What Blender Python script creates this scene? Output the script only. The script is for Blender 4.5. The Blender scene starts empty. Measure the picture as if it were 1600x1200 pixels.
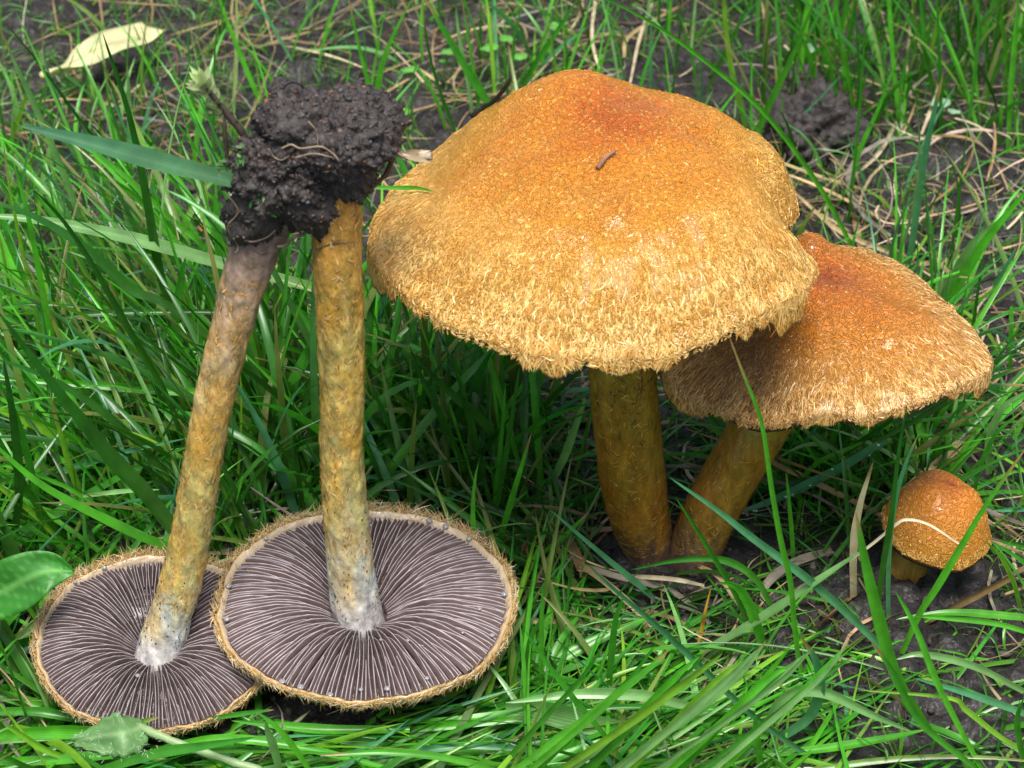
import bpy, math, random
import numpy as np
rng = np.random.default_rng(7); random.seed(7)
R = math.radians
CM = 0.01                                   # everything below is laid out in centimetres

# ------------------------------------------------------------------ camera, sky, sun, exposure
scene = bpy.context.scene
col = scene.collection
PITCH = R(36); CAM = np.array([-2.6, -37.57, 31.65]); FPX = 3764.0
cd = bpy.data.cameras.new('camera'); cam = bpy.data.objects.new('camera', cd); col.objects.link(cam)
cam.location = CAM * CM; cam.rotation_euler = (R(90) - PITCH, 0, 0)
cd.sensor_width = 36; cd.lens = 36 * FPX / 1600; cd.clip_start = 0.01; cd.clip_end = 60
cd.dof.use_dof = True; cd.dof.focus_distance = 0.465; cd.dof.aperture_fstop = 44
scene.camera = cam

SUN_EL, SUN_AZ = 72, 172                    # soft overcast light, a little from behind the camera
w = bpy.data.worlds.new('World'); scene.world = w; w.use_nodes = True
nt = w.node_tree; bg = nt.nodes['Background']
sky = nt.nodes.new('ShaderNodeTexSky'); sky.sky_type = 'NISHITA'; sky.sun_disc = False
sky.sun_elevation = R(SUN_EL); sky.sun_rotation = R(SUN_AZ); sky.air_density = 1.0; sky.dust_density = 3.0
hs = nt.nodes.new('ShaderNodeHueSaturation'); hs.inputs['Saturation'].default_value = 0.6
nt.links.new(sky.outputs[0], hs.inputs['Color']); nt.links.new(hs.outputs[0], bg.inputs['Color'])
bg.inputs['Strength'].default_value = 0.052
sl = bpy.data.lights.new('sun', 'SUN'); sl.energy = 1.5; sl.angle = R(24); sl.color = (1.0, 0.96, 0.9)
so = bpy.data.objects.new('sun', sl); col.objects.link(so)
so.rotation_euler = (R(90 - SUN_EL), 0, R(180 - SUN_AZ)); so.location = (0, 0, 1)
vs = scene.view_settings; vs.view_transform = 'Standard'; vs.look = 'None'; vs.gamma = 1; vs.exposure = 1.7
vs.use_curve_mapping = False
scene.cycles.max_bounces = 8

# ------------------------------------------------------------------ helpers
RT = np.array([1., 0, 0]); UP = np.array([0, math.sin(PITCH), math.cos(PITCH)]); FW = np.array([0, math.cos(PITCH), -math.sin(PITCH)])
def at_y(px, py, Y):
    r = FW + RT * (px - 800) / FPX + UP * (600 - py) / FPX
    return CAM + r * (Y - CAM[1]) / r[1]
def at_z(px, py, Z=0.):
    r = FW + RT * (px - 800) / FPX + UP * (600 - py) / FPX
    return CAM + r * (Z - CAM[2]) / r[2]
def U(a, b, n=None): return rng.uniform(a, b, n)
def norm(v): return v / np.maximum(np.linalg.norm(v, axis=-1, keepdims=True), 1e-9)

def vnoise(P, seed=0.):
    P = np.asarray(P, float); i = np.floor(P); f = P - i; f = f * f * (3 - 2 * f)
    def h(o):
        q = i + o
        s = np.sin(q[..., 0] * 127.1 + q[..., 1] * 311.7 + q[..., 2] * 74.7 + seed * 13.7) * 43758.5453
        return s - np.floor(s)
    r = 0
    for a in (0, 1):
        for b in (0, 1):
            for c in (0, 1):
                wt = (f[..., 0] if a else 1 - f[..., 0]) * (f[..., 1] if b else 1 - f[..., 1]) * (f[..., 2] if c else 1 - f[..., 2])
                r = r + wt * h(np.array([a, b, c]))
    return r * 2 - 1
def fbm(P, o=4, seed=0., gain=.5):
    r = 0; a = 1.; P = np.asarray(P, float)
    for k in range(o):
        r = r + a * vnoise(P, seed + k * 3.1); P = P * 2.03 + 1.7; a *= gain
    return r

def spline(pts, n):
    P = np.asarray(pts, float); m = len(P)
    if m == 2: return P[0] + (P[1] - P[0]) * np.linspace(0, 1, n)[:, None]
    E = np.vstack([2 * P[0] - P[1], P, 2 * P[-1] - P[-2]])
    u = np.linspace(0, m - 1 - 1e-9, n); k = u.astype(int); t = (u - k)[:, None]
    a, b, c, d = E[k], E[k + 1], E[k + 2], E[k + 3]
    return .5 * (2 * b + (c - a) * t + (2 * a - 5 * b + 4 * c - d) * t**2 + (3 * b - a - 3 * c + d) * t**3)

def link(name, me, mat, parent=None, smooth=True):
    if mat: me.materials.append(mat)
    if smooth: me.polygons.foreach_set('use_smooth', np.ones(len(me.polygons), bool))
    o = bpy.data.objects.new(name, me); col.objects.link(o)
    if parent is not None: o.parent = parent
    return o
def make_mesh(name, V, Q, C=None, par=None):
    V = np.ascontiguousarray(np.asarray(V, float).reshape(-1, 3) * CM, np.float32)
    Q = np.asarray(Q, np.int32); k = Q.shape[1]
    me = bpy.data.meshes.new(name)
    me.vertices.add(len(V)); me.vertices.foreach_set('co', V.ravel())
    me.loops.add(Q.size); me.loops.foreach_set('vertex_index', Q.ravel())
    me.polygons.add(len(Q)); me.polygons.foreach_set('loop_start', np.arange(0, Q.size, k, dtype=np.int32))
    me.update(calc_edges=True)
    if C is not None:
        C = np.asarray(C, np.float32).reshape(len(V), -1)
        if C.shape[1] == 3: C = np.hstack([C, np.ones((len(C), 1), np.float32)])
        at = me.attributes.new('col', 'FLOAT_COLOR', 'POINT'); at.data.foreach_set('color', np.ascontiguousarray(C).ravel())
    if par is not None:
        at = me.attributes.new('par', 'FLOAT_VECTOR', 'POINT'); at.data.foreach_set('vector', np.ascontiguousarray(par, np.float32).ravel())
    me.validate()
    return me
def mesh(name, V, Q, mat, parent=None, C=None, origin=(0, 0, 0), smooth=True, par=None):
    return link(name, make_mesh(name, np.asarray(V, float).reshape(-1, 3) - np.asarray(origin), Q, C, par), mat, parent, smooth)
def tag(o, label=None, cat=None, group=None, kind=None):
    for k, v in (('label', label), ('category', cat), ('group', group), ('kind', kind)):
        if v: o[k] = v
    return o
def thing(name, loc, label, cat, group=None):
    o = bpy.data.objects.new(name, None); col.objects.link(o); o.location = np.asarray(loc) * CM
    o.empty_display_size = 0.01
    return tag(o, label, cat, group)
def place(o, loc):                            # a thing that is one mesh: its origin goes to its base
    o.location = np.asarray(loc) * CM; return o

def grid_quads(n, m, closed=False):
    """quads of an n x m vertex grid, the m direction may close on itself"""
    a = np.arange(n - 1)[:, None]; b = np.arange(m if closed else m - 1)[None, :]; c = (b + 1) % m
    return np.stack([a * m + b, a * m + c, (a + 1) * m + c, (a + 1) * m + b], -1).reshape(-1, 4)

def ribbons(P, W, S, N, across=3, fold=.25, colA=None, colB=None):
    """P (B,n,3) centre lines, W (B,n) half widths, S side and N normal vectors, colours from base to tip"""
    B, n, _ = P.shape
    u = np.linspace(-1, 1, across)
    V = P[:, :, None, :] + S[:, :, None, :] * (W[:, :, None] * u)[..., None] + N[:, :, None, :] * (W[:, :, None] * (fold * np.abs(u)))[..., None]
    q = grid_quads(n, across); Q = (q[None] + (np.arange(B) * n * across)[:, None, None]).reshape(-1, 4)
    C = None
    if colA is not None:
        t = np.linspace(0, 1, n)[None, :, None]
        cc = colA[:, None, :] * (1 - t) + colB[:, None, :] * t
        C = np.empty((B, n, across, 4)); C[..., :3] = cc[:, :, None, :]; C[..., 3] = (u + 1) / 2
    return V.reshape(-1, 3), Q, (None if C is None else C.reshape(-1, 4))

def tube(pts, radii, n=40, m=24, bump=0., bf=2., seed=0, stretch=1., closed_ends=True):
    Pc = spline(pts, n); r = np.interp(np.linspace(0, 1, n), np.linspace(0, 1, len(radii)), radii)
    if len(radii) > 3: r = np.convolve(np.pad(r, 2, mode='edge'), np.ones(5) / 5, 'valid')
    T = norm(np.gradient(Pc, axis=0)); ref = np.array([0, -1., 0.15]) if abs(T[n // 2][1]) < .8 else np.array([0., 0, 1])
    A = norm(np.cross(T, ref)); Bv = np.cross(A, T)
    ph = np.linspace(0, 2 * np.pi, m, endpoint=False)
    D = A[:, None] * np.cos(ph)[None, :, None] + Bv[:, None] * np.sin(ph)[None, :, None]
    V = Pc[:, None] + D * r[:, None, None]
    if bump: V = V + D * (bump * fbm(V * np.array([bf, bf, bf * stretch]), 4, seed))[..., None]
    Q = grid_quads(n, m, True)
    if closed_ends:
        V = np.concatenate([Pc[:1, None].repeat(m, 1), V, Pc[-1:, None].repeat(m, 1)], 0); Q = grid_quads(n + 2, m, True)
        s = np.concatenate([[0], np.linspace(0, 1, n), [1]])
    else: s = np.linspace(0, 1, n)
    return V.reshape(-1, 3), Q, np.repeat(s, m), (Pc, r, A, Bv, T)

# ------------------------------------------------------------------ materials
def mat(name, rough=.4, spec=.5, bump=None, mott=None, trans=0., coat=0., base=None, vein=0., rnoise=None, sss=0., bscale2=None):
    """procedural: the thing's own pigment (attribute col) with mottling, fine relief, wetness"""
    m = bpy.data.materials.new(name); m.use_nodes = True; t = m.node_tree; N = t.nodes; L = t.links
    b = N['Principled BSDF']; b.inputs['Roughness'].default_value = rough; b.inputs['Specular IOR Level'].default_value = spec
    b.inputs['Coat Weight'].default_value = coat; b.inputs['Coat Roughness'].default_value = .12
    tc = N.new('ShaderNodeTexCoord'); obj = tc.outputs['Object']
    if base is None:
        at = N.new('ShaderNodeAttribute'); at.attribute_name = 'col'; c = at.outputs['Color']; al = at.outputs['Alpha']
    else:
        rgb = N.new('ShaderNodeRGB'); rgb.outputs[0].default_value = (*base, 1); c = rgb.outputs[0]; al = None
    def noise(scale, det=4, vec=None, stretch=None):
        n = N.new('ShaderNodeTexNoise'); n.inputs['Scale'].default_value = scale / CM; n.inputs['Detail'].default_value = det
        src = obj
        if stretch:
            mp = N.new('ShaderNodeMapping'); mp.inputs['Scale'].default_value = stretch; L.new(obj, mp.inputs[0]); src = mp.outputs[0]
        L.new(src, n.inputs['Vector']); return n.outputs['Fac']
    if mott:
        sc, lo, hi = mott[:3]; f = noise(sc, 5, stretch=mott[3] if len(mott) > 3 else None)
        mr = N.new('ShaderNodeMapRange'); L.new(f, mr.inputs[0]); mr.inputs[1].default_value = .3; mr.inputs[2].default_value = .7
        mr.inputs[3].default_value = lo; mr.inputs[4].default_value = hi
        mx = N.new('ShaderNodeVectorMath'); mx.operation = 'SCALE'; L.new(c, mx.inputs[0]); L.new(mr.outputs[0], mx.inputs[3]); c = mx.outputs[0]
    hgt = None
    if vein and al is not None:
        mu = N.new('ShaderNodeMath'); mu.operation = 'MULTIPLY'; L.new(al, mu.inputs[0]); mu.inputs[1].default_value = 56.
        sn = N.new('ShaderNodeMath'); sn.operation = 'SINE'; L.new(mu.outputs[0], sn.inputs[0])
        md = N.new('ShaderNodeMath'); md.operation = 'MULTIPLY_ADD'; L.new(sn.outputs[0], md.inputs[0]); md.inputs[1].default_value = vein; md.inputs[2].default_value = 1.
        mx = N.new('ShaderNodeVectorMath'); mx.operation = 'SCALE'; L.new(c, mx.inputs[0]); L.new(md.outputs[0], mx.inputs[3]); c = mx.outputs[0]
    L.new(c, b.inputs['Base Color'])
    if rnoise:
        f = noise(rnoise[0], 3); mr = N.new('ShaderNodeMapRange'); L.new(f, mr.inputs[0]); mr.inputs[1].default_value = .35; mr.inputs[2].default_value = .65
        mr.inputs[3].default_value = rnoise[1]; mr.inputs[4].default_value = rnoise[2]; L.new(mr.outputs[0], b.inputs['Roughness'])
    if bump:
        f = noise(bump[0], 6, stretch=bump[2] if len(bump) > 2 else None)
        bp = N.new('ShaderNodeBump'); bp.inputs['Strength'].default_value = bump[1]; bp.inputs['Distance'].default_value = .05 * CM
        L.new(f, bp.inputs['Height']); L.new(bp.outputs[0], b.inputs['Normal'])
    if sss:
        b.inputs['Subsurface Weight'].default_value = sss; b.inputs['Subsurface Radius'].default_value = (.003, .0015, .0006); b.inputs['Subsurface Scale'].default_value = 1.
    if trans:
        tr = N.new('ShaderNodeBsdfTranslucent'); g = N.new('ShaderNodeMix'); g.data_type = 'RGBA'; g.blend_type = 'MULTIPLY'; g.inputs[0].default_value = 1
        L.new(c, g.inputs[6]); g.inputs[7].default_value = (1.15, 1.4, .7, 1); L.new(g.outputs[2], tr.inputs[0])
        mx = N.new('ShaderNodeMixShader'); mx.inputs[0].default_value = trans
        L.new(b.outputs[0], mx.inputs[1]); L.new(tr.outputs[0], mx.inputs[2]); L.new(mx.outputs[0], N['Material Output'].inputs[0])
    return m
def cap_mat(name, gold, cream, amount=1.0, s1=10.5, s2=12.0, rim0=.52, rim1=.98, relief=1.):
    """wet cap skin: fine raised pale threads with wet glints put into their colour, curly on the disc, combed towards the rim"""
    m = bpy.data.materials.new(name); m.use_nodes = True; t = m.node_tree; N = t.nodes; L = t.links; b = N['Principled BSDF']
    def node(k, **kw):
        n = N.new(k)
        for a, v in kw.items(): setattr(n, a, v)
        return n
    def mrange(x, a, b_, c=0., d=1., smooth=True):
        n = node('ShaderNodeMapRange', interpolation_type='SMOOTHSTEP' if smooth else 'LINEAR'); L.new(x, n.inputs[0])
        for i, v in enumerate((a, b_, c, d)): n.inputs[i + 1].default_value = v
        return n.outputs[0]
    def math_(op, x, y=None):
        n = node('ShaderNodeMath', operation=op)
        for i, v in enumerate((x, y)):
            if v is None: continue
            if isinstance(v, (int, float)): n.inputs[i].default_value = v
            else: L.new(v, n.inputs[i])
        return n.outputs[0]
    def mixc(f, a, c):
        n = node('ShaderNodeMix', data_type='RGBA'); L.new(f, n.inputs[0])
        for i, v in ((6, a), (7, c)):
            if isinstance(v, tuple): n.inputs[i].default_value = (*v, 1)
            else: L.new(v, n.inputs[i])
        return n.outputs[2]
    at = node('ShaderNodeAttribute', attribute_name='col'); pa = node('ShaderNodeAttribute', attribute_name='par'); tc = node('ShaderNodeTexCoord'); tt = at.outputs['Alpha']
    def ridge(vec, sc, dist, lo, det=2.):
        n = node('ShaderNodeTexNoise'); n.inputs['Scale'].default_value = sc; n.inputs['Detail'].default_value = det; n.inputs['Distortion'].default_value = dist; L.new(vec, n.inputs['Vector'])
        return mrange(math_('SUBTRACT', 1., math_('MULTIPLY', math_('ABSOLUTE', math_('SUBTRACT', n.outputs['Fac'], .5)), 4.)), lo, 1.)
    curly = ridge(tc.outputs['Object'], s1 / CM, .8, .62); comb = math_('MAXIMUM', ridge(pa.outputs['Vector'], s2, .5, .45), math_('MULTIPLY', ridge(pa.outputs['Vector'], s2 * 1.7, .7, .5), .8))
    rim = mrange(tt, rim0, rim1); h = node('ShaderNodeMix', data_type='FLOAT'); L.new(rim, h.inputs[0]); L.new(curly, h.inputs[2]); L.new(comb, h.inputs[3]); h = h.outputs[0]
    big = node('ShaderNodeTexNoise'); big.inputs['Scale'].default_value = 1.6 / CM; big.inputs['Detail'].default_value = 4; L.new(tc.outputs['Object'], big.inputs['Vector'])
    patch = mrange(big.outputs['Fac'], .3, .7, .4, 1.2)
    pale = mixc(rim, gold, cream); amt = math_('MULTIPLY', math_('MULTIPLY', h, patch), mrange(tt, .1, .95, .42 * amount, .88 * amount)); amt = math_('MULTIPLY', amt, mrange(tt, -.6, -.1))  # threads lightened further, wet glints painted into the skin colour
    L.new(mixc(amt, at.outputs['Color'], pale), b.inputs['Base Color'])
    bp = node('ShaderNodeBump'); bp.inputs['Strength'].default_value = 1.; bp.inputs['Distance'].default_value = relief * CM; L.new(math_('MULTIPLY', h, mrange(tt, rim0, rim1, .036, .055)), bp.inputs['Height']); L.new(bp.outputs[0], b.inputs['Normal'])
    b.inputs['Roughness'].default_value = .27; b.inputs['Specular IOR Level'].default_value = .65; b.inputs['Coat Weight'].default_value = .06; b.inputs['Coat Roughness'].default_value = .12
    b.inputs['Subsurface Weight'].default_value = .1; b.inputs['Subsurface Radius'].default_value = (.003, .0015, .0006); b.inputs['Subsurface Scale'].default_value = 1.
    return m
M = dict(
    cap_big=cap_mat('big_cap_skin', (.86, .45, .065), (.82, .54, .17)), cap_red=cap_mat('red_cap_skin', (.66, .28, .045), (.72, .45, .14), .8), cap_button=cap_mat('button_skin', (.70, .30, .05), (.60, .27, .04), .45, 11., 13., 1.5, 2., .6),
    soil=mat('wet_soil', .5, .5, bump=(9, 1.0), mott=(3, .55, 1.6), base=(.015, .0122, .012), rnoise=(12, .35, .85)),
    clump=mat('clump_soil', .5, .5, bump=(14, 1.0), mott=(5, .55, 1.7), base=(.033, .027, .026), rnoise=(14, .35, .9)),
    grass=mat('grass', .28, .55, trans=.36, vein=.2, mott=(2.5, .75, 1.2)),
    litter=mat('dead_grass', .6, .35, trans=.15, mott=(3, .6, 1.3), vein=.12),
    cap=mat('cap_skin', .26, .6, coat=.25, bump=(8, 1.0), mott=(2.2, .8, 1.15), sss=.12),
    fibril=mat('cap_fibrils', .19, .7, mott=(3, .8, 1.15)),
    dry_fibril=mat('dry_fibrils', .6, .3, mott=(4, .7, 1.2)),
    stem=mat('stem_flesh', .42, .45, bump=(9, 1.0, (1, 1, .45)), mott=(7, .68, 1.28, (1, 1, .4)), sss=.1),
    gill=mat('gill', .55, .3, mott=(14, .75, 1.25)),
    drop=mat('milky_drop', .06, .6, base=(.50, .49, .50)),
    water=mat('water_bead', .03, .8, base=(.55, .62, .6)),
    root=mat('root_fibre', .5, .4, mott=(6, .6, 1.3)),
    leaf=mat('broad_leaf', .42, .5, trans=.25, bump=(5, .4), mott=(2, .8, 1.2)),
    stone=mat('grit', .75, .35, mott=(9, .7, 1.3)),
)

# ------------------------------------------------------------------ the ground: one sheet, fine near the mushrooms
def ground_h(x, y):
    P = np.stack([x, y, np.zeros_like(x)], -1)
    h = .38 * fbm(P * .28, 3, 1.) + .16 * fbm(P * 1.1, 3, 5.) - .18
    for gx, gy, a, s in ((.1, 0, .24, .85), (1.02, -.15, .22, .8), (5.35, -.5, .22, .6)): h = h + a * np.exp(-((x - gx)**2 + (y - gy)**2) / s**2)
    return h
def build_ground():
    def axis(c, fine, step, far, grow):
        a = list(np.arange(0, fine, step)); s = step
        while a[-1] < far: s *= grow; a.append(a[-1] + s)
        a = np.array(a); return c + np.concatenate([-a[:0:-1], a])
    xs = axis(-2.5, 19, .115, 3000, 1.35); ys = axis(9, 19, .115, 3000, 1.35)
    X, Y = np.meshgrid(xs, ys)
    near = np.exp(-np.maximum(0, np.hypot(X + 2.5, Y - 9) - 22)**2 / 60)
    P = np.stack([X, Y, 0 * X], -1)
    crumb = .18 * np.abs(fbm(P * 2.6, 3, 9.)) + .09 * fbm(P * 6.5, 2, 11.)
    Z = ground_h(X, Y) + crumb * near
    return mesh('ground', np.stack([X, Y, Z], -1), grid_quads(len(ys), len(xs)), M['soil'])
tag(build_ground(), 'dark wet crumbly soil showing between the grass', 'soil', kind='structure')

# ------------------------------------------------------------------ mushrooms
def lerp3(stops, t):
    """colour stops [(t, (r,g,b))] sampled at t"""
    ts = [s[0] for s in stops]; cs = np.array([s[1] for s in stops])
    return np.stack([np.interp(t, ts, cs[:, k]) for k in range(3)], -1)

class Cap:
    """a cap surface over (theta, t): t = 0 apex, t = 1 rim, beyond that it hangs down"""
    def __init__(s, centre, apex, rim, prof=2.3, mix=.35, bumps=(), wob=.03, seed=0, hang=1., rimw=.05):
        s.c = np.array(centre, float); s.a = np.array(apex, float); s.prof = prof; s.mix = mix; s.bumps = bumps; s.wob = wob; s.seed = seed; s.hang = hang
        th = np.radians(np.arange(-180, 180, 1.)); k = np.array(sorted(rim)); kt = np.radians(k[:, 0])
        e = np.concatenate([kt - 2 * np.pi, kt, kt + 2 * np.pi])
        def per(v):
            d = np.interp(th, e, np.tile(v, 3)); ker = np.hanning(11); ker /= ker.sum()
            return np.convolve(np.pad(d, 5, mode='wrap'), ker, 'valid')
        q = np.stack([np.cos(th) * 3.2, np.sin(th) * 3.2, th * 0 + seed], -1)
        s.th = th; s.R = per(k[:, 1]) * (1 + .012 * vnoise(q, seed) + .010 * vnoise(q * 2.3, seed + 1)); s.Z = per(k[:, 2]) + rimw * (vnoise(q, seed + 2) + .7 * vnoise(q * 2.5, seed + 3))
    def rim(s, th):
        th = (th + np.pi) % (2 * np.pi) - np.pi
        return np.interp(th, s.th, s.R, period=2 * np.pi), np.interp(th, s.th, s.Z, period=2 * np.pi)
    def __call__(s, th, t):
        r, z = s.rim(th); rx = s.c[0] + r * np.cos(th); ry = s.c[1] + r * np.sin(th)
        tt = np.clip(t, 0, 1); over = np.maximum(t - 1, 0)
        x = s.a[0] + (rx - s.a[0]) * tt; y = s.a[1] + (ry - s.a[1]) * tt
        g = (1 - s.mix) * tt**s.prof + s.mix * (1 - np.sqrt(np.maximum(1 - (tt * .985)**2, 0))) / (1 - math.sqrt(1 - .985**2))
        zz = s.a[2] + (z - s.a[2]) * g
        for bx, by, amp, sx, sy in s.bumps:
            zz = zz + amp * np.exp(-((x - bx) / sx)**2 - ((y - by) / sy)**2)
        P = np.stack([x, y, zz], -1)
        zz = zz + s.wob * fbm(P * 1.3, 3, s.seed) * (1 + tt)
        k = over * r
        x = x + np.cos(th) * k * .12; y = y + np.sin(th) * k * .12; zz = zz - k * s.hang
        return np.stack([x, y, zz], -1)
    def frame(s, th, t, e=.01):
        P = s(th, t); T = norm(s(th, t + e) - P); B = norm(s(th + e, t) - P); N = norm(np.cross(T, B))
        N = np.where(N[..., 2:3] < -.3, -N, N)
        return P, T, B, N

def build_cap(cap, parent, origin, stops, under=True, nt_=96, nth=600, tooth=None, thick=(.16, .9), colfn=None, tmin_under=.14, skin='cap_big'):
    th = np.linspace(0, 2 * np.pi, nth, endpoint=False)
    ts = np.concatenate([np.linspace(.004, .9, nt_ - 24), np.linspace(.91, 1.03, 24)])
    T, TH = np.meshgrid(ts, th, indexing='ij')
    if tooth is not None: T = np.where(T > .985, .985 + (T - .985) * (.2 + 2.3 * tooth(TH)), T)
    V = cap(TH, T); C = np.concatenate([colfn(V, T, TH), T[..., None]], -1)
    V = np.concatenate([cap(th * 0, np.zeros(1))[None].repeat(nth, 1) if False else cap(th, th * 0)[None], V], 0); C = np.concatenate([C[:1], C], 0)
    # underside, dark gill flesh
    ti = np.linspace(.985, tmin_under, 26); TI, THI = np.meshgrid(ti, th, indexing='ij')
    W = cap(THI, TI); d = thick[0] + (thick[1] - thick[0]) * (1 - TI)**.8
    W[..., 2] -= d + .10
    Cu = np.broadcast_to(np.array([.06, .04, .032, -1.]), W.shape[:2] + (4,))
    V = np.concatenate([V, W], 0); C = np.concatenate([C, Cu], 0)
    s_ = np.concatenate([[0], np.cumsum(np.linalg.norm(np.diff(V.mean(1) * 0 + V[:, 0], axis=0), axis=1))]); rc = cap.R.mean()
    par = np.stack([np.broadcast_to(rc * np.cos(th), V.shape[:2]), np.broadcast_to(rc * np.sin(th), V.shape[:2]), np.broadcast_to((.34 * s_)[:, None], V.shape[:2])], -1)
    return mesh('cap', V, grid_quads(V.shape[0], nth, True), M[skin], parent, C, origin, True, par)

def hanging_gills(cap, parent, origin, n=96, thick=(.16, .9)):
    """the gill plates below a standing cap, joined: seen only edge-on from below"""
    th = np.linspace(0, 2 * np.pi, n, endpoint=False) + U(-.01, .01, n)
    ts = np.linspace(.22, .96, 8); TH, T = np.meshgrid(th, ts, indexing='ij')
    W = cap(TH, T); d = thick[0] + (thick[1] - thick[0]) * (1 - T)**.8 + .08
    top = W.copy(); top[..., 2] -= d; bot = top.copy(); bot[..., 2] -= .30 * np.sin(np.pi * np.clip((T - .18) / .84, 0, 1))**.6
    P = np.stack([top, bot], 2)
    q = grid_quads(8, 2); Q = (q[None] + (np.arange(n) * 16)[:, None, None]).reshape(-1, 4)
    C = np.broadcast_to(np.array([.07, .05, .045]), P.shape)
    return tag(mesh('gill_plates', P, Q, M['gill'], parent, C, origin), kind='stuff')

def fibrils(name, cap, parent, origin, n, tr, length, width, lift, colfn, mt, tpow=.6, swirl=.25, seg=5, clump=0., th_range=None, shortc=.35, teeth=None, curlm=1.):
    """matted hairs lying on the cap, pointing to the rim; shorter and curlier towards the disc"""
    t0 = tr[0] + (tr[1] - tr[0]) * U(0, 1, n)**tpow; th0 = U(-np.pi, np.pi, n) if th_range is None else U(*th_range, n)
    r = cap.rim(th0)[0]; f = np.clip((t0 - .15) / .75, 0, 1)
    L = (shortc + (1 - shortc) * f) * length * U(.5, 1.4, n); ang = rng.normal(0, 1, n) * (swirl + 1.1 * (1 - f)**2)
    curl = rng.normal(0, 1, n) * (.9 + 2.0 * (1 - f)) * curlm
    if teeth is not None: L = L * teeth(th0); 
    met = np.maximum(np.linalg.norm(cap(th0, t0 + .012) - cap(th0, t0 - .012 * (t0 > .02)), axis=-1) / (.012 * (1 + (t0 > .02))), .3)
    k = np.linspace(0, 1, seg); th = np.zeros((n, seg)); t = np.zeros((n, seg)); th[:, 0] = th0; t[:, 0] = t0
    for i in range(1, seg):
        a = ang + curl * k[i]; st = L / (seg - 1)
        t[:, i] = np.maximum(t[:, i - 1] + st * np.cos(a) / met, .003); th[:, i] = th[:, i - 1] + st * np.sin(a) / np.maximum(t[:, i] * r, .12)
        if clump:                              # hairs stick together in wet tufts
            g = np.pi * 2 / 110; ph = th[:, i] + 1.5 * g * vnoise(np.stack([th0 * 13, th0 * 0, th0 * 0], -1), 7.) + 1.2 * g * vnoise(np.stack([th0 * 31, th0 * 0, th0 * 0], -1), 8.); tc = (np.round(ph / g)) * g
            th[:, i] += (tc - ph) * clump * k[i] * np.clip((t[:, i] - .8) / .25, 0, 1)
    P, T, B, N = cap.frame(th, t)
    P = P + N * (lift[0] + lift[1] * U(.2, 1, n)[:, None] * np.sin(k * np.pi * .8)[None])[..., None]
    tan = norm(np.gradient(P, axis=1)); N = norm(N + .5 * rng.normal(0, 1, (n, 1, 3))); S = norm(np.cross(tan, N))
    Wd = width * U(.5, 1.3, n)[:, None] * np.array([.7, 1, 1, .8, .25])[None, :seg] if seg == 5 else width * np.ones((n, seg))
    cA, cB = colfn(P[:, 0], t0, th0)
    V, Q, C = ribbons(P, Wd, S, np.cross(S, tan), 3, -.55, cA, cB)
    return tag(mesh(name, V, Q, mt, parent, C, origin), kind='stuff')

def stem_flakes(parent, origin, fr, n, srange, length, width, cols, lift=.03, mt='dry_fibril', jit=.15, name='stem_scales', direction=1):
    Pc, r, A, Bv, T = fr; m = len(Pc)
    s = U(*srange, n); ph = U(0, 2 * np.pi, n); ln = length * U(.4, 1.6, n); tot = np.linalg.norm(np.diff(Pc, axis=0), axis=1).sum()
    seg = 4; k = np.linspace(0, 1, seg)
    sp = np.clip(s[:, None] + direction * ln[:, None] * k / tot, 0, 1); pp = ph[:, None] + rng.normal(0, jit, (n, 1)) * k
    idx = sp * (m - 1); i0 = np.clip(idx.astype(int), 0, m - 2); fq = (idx - i0)[..., None]
    def g(X): return X[i0] * (1 - fq) + X[i0 + 1] * fq
    D = g(A) * np.cos(pp)[..., None] + g(Bv) * np.sin(pp)[..., None]
    rr = r[i0] * (1 - fq[..., 0]) + r[i0 + 1] * fq[..., 0]
    P = g(Pc) + D * (rr + .006 + lift * U(.1, 1, n)[:, None] * k**1.5)[..., None]
    tan = norm(np.gradient(P, axis=1)); S = norm(np.cross(tan, D)); Wd = width * U(.4, 1.5, n)[:, None] * np.array([.6, 1, .9, .2])[None]
    c = np.array(cols)[rng.integers(0, len(cols), n)] * U(.75, 1.2, (n, 1))
    V, Q, C = ribbons(P, Wd, S, D, 3, -.1, c, c * 1.08)
    return tag(mesh(name, V, Q, M[mt], parent, C, origin), kind='stuff')

def blob(subdiv=2):
    import bmesh
    b = bmesh.new(); bmesh.ops.create_icosphere(b, subdivisions=subdiv, radius=1)
    V = np.array([v.co[:] for v in b.verts]); F = np.array([[v.index for v in f.verts] for f in b.faces]); b.free(); return V, F
ICO = {k: blob(k) for k in (1, 2, 3, 4, 5, 6)}

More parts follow.
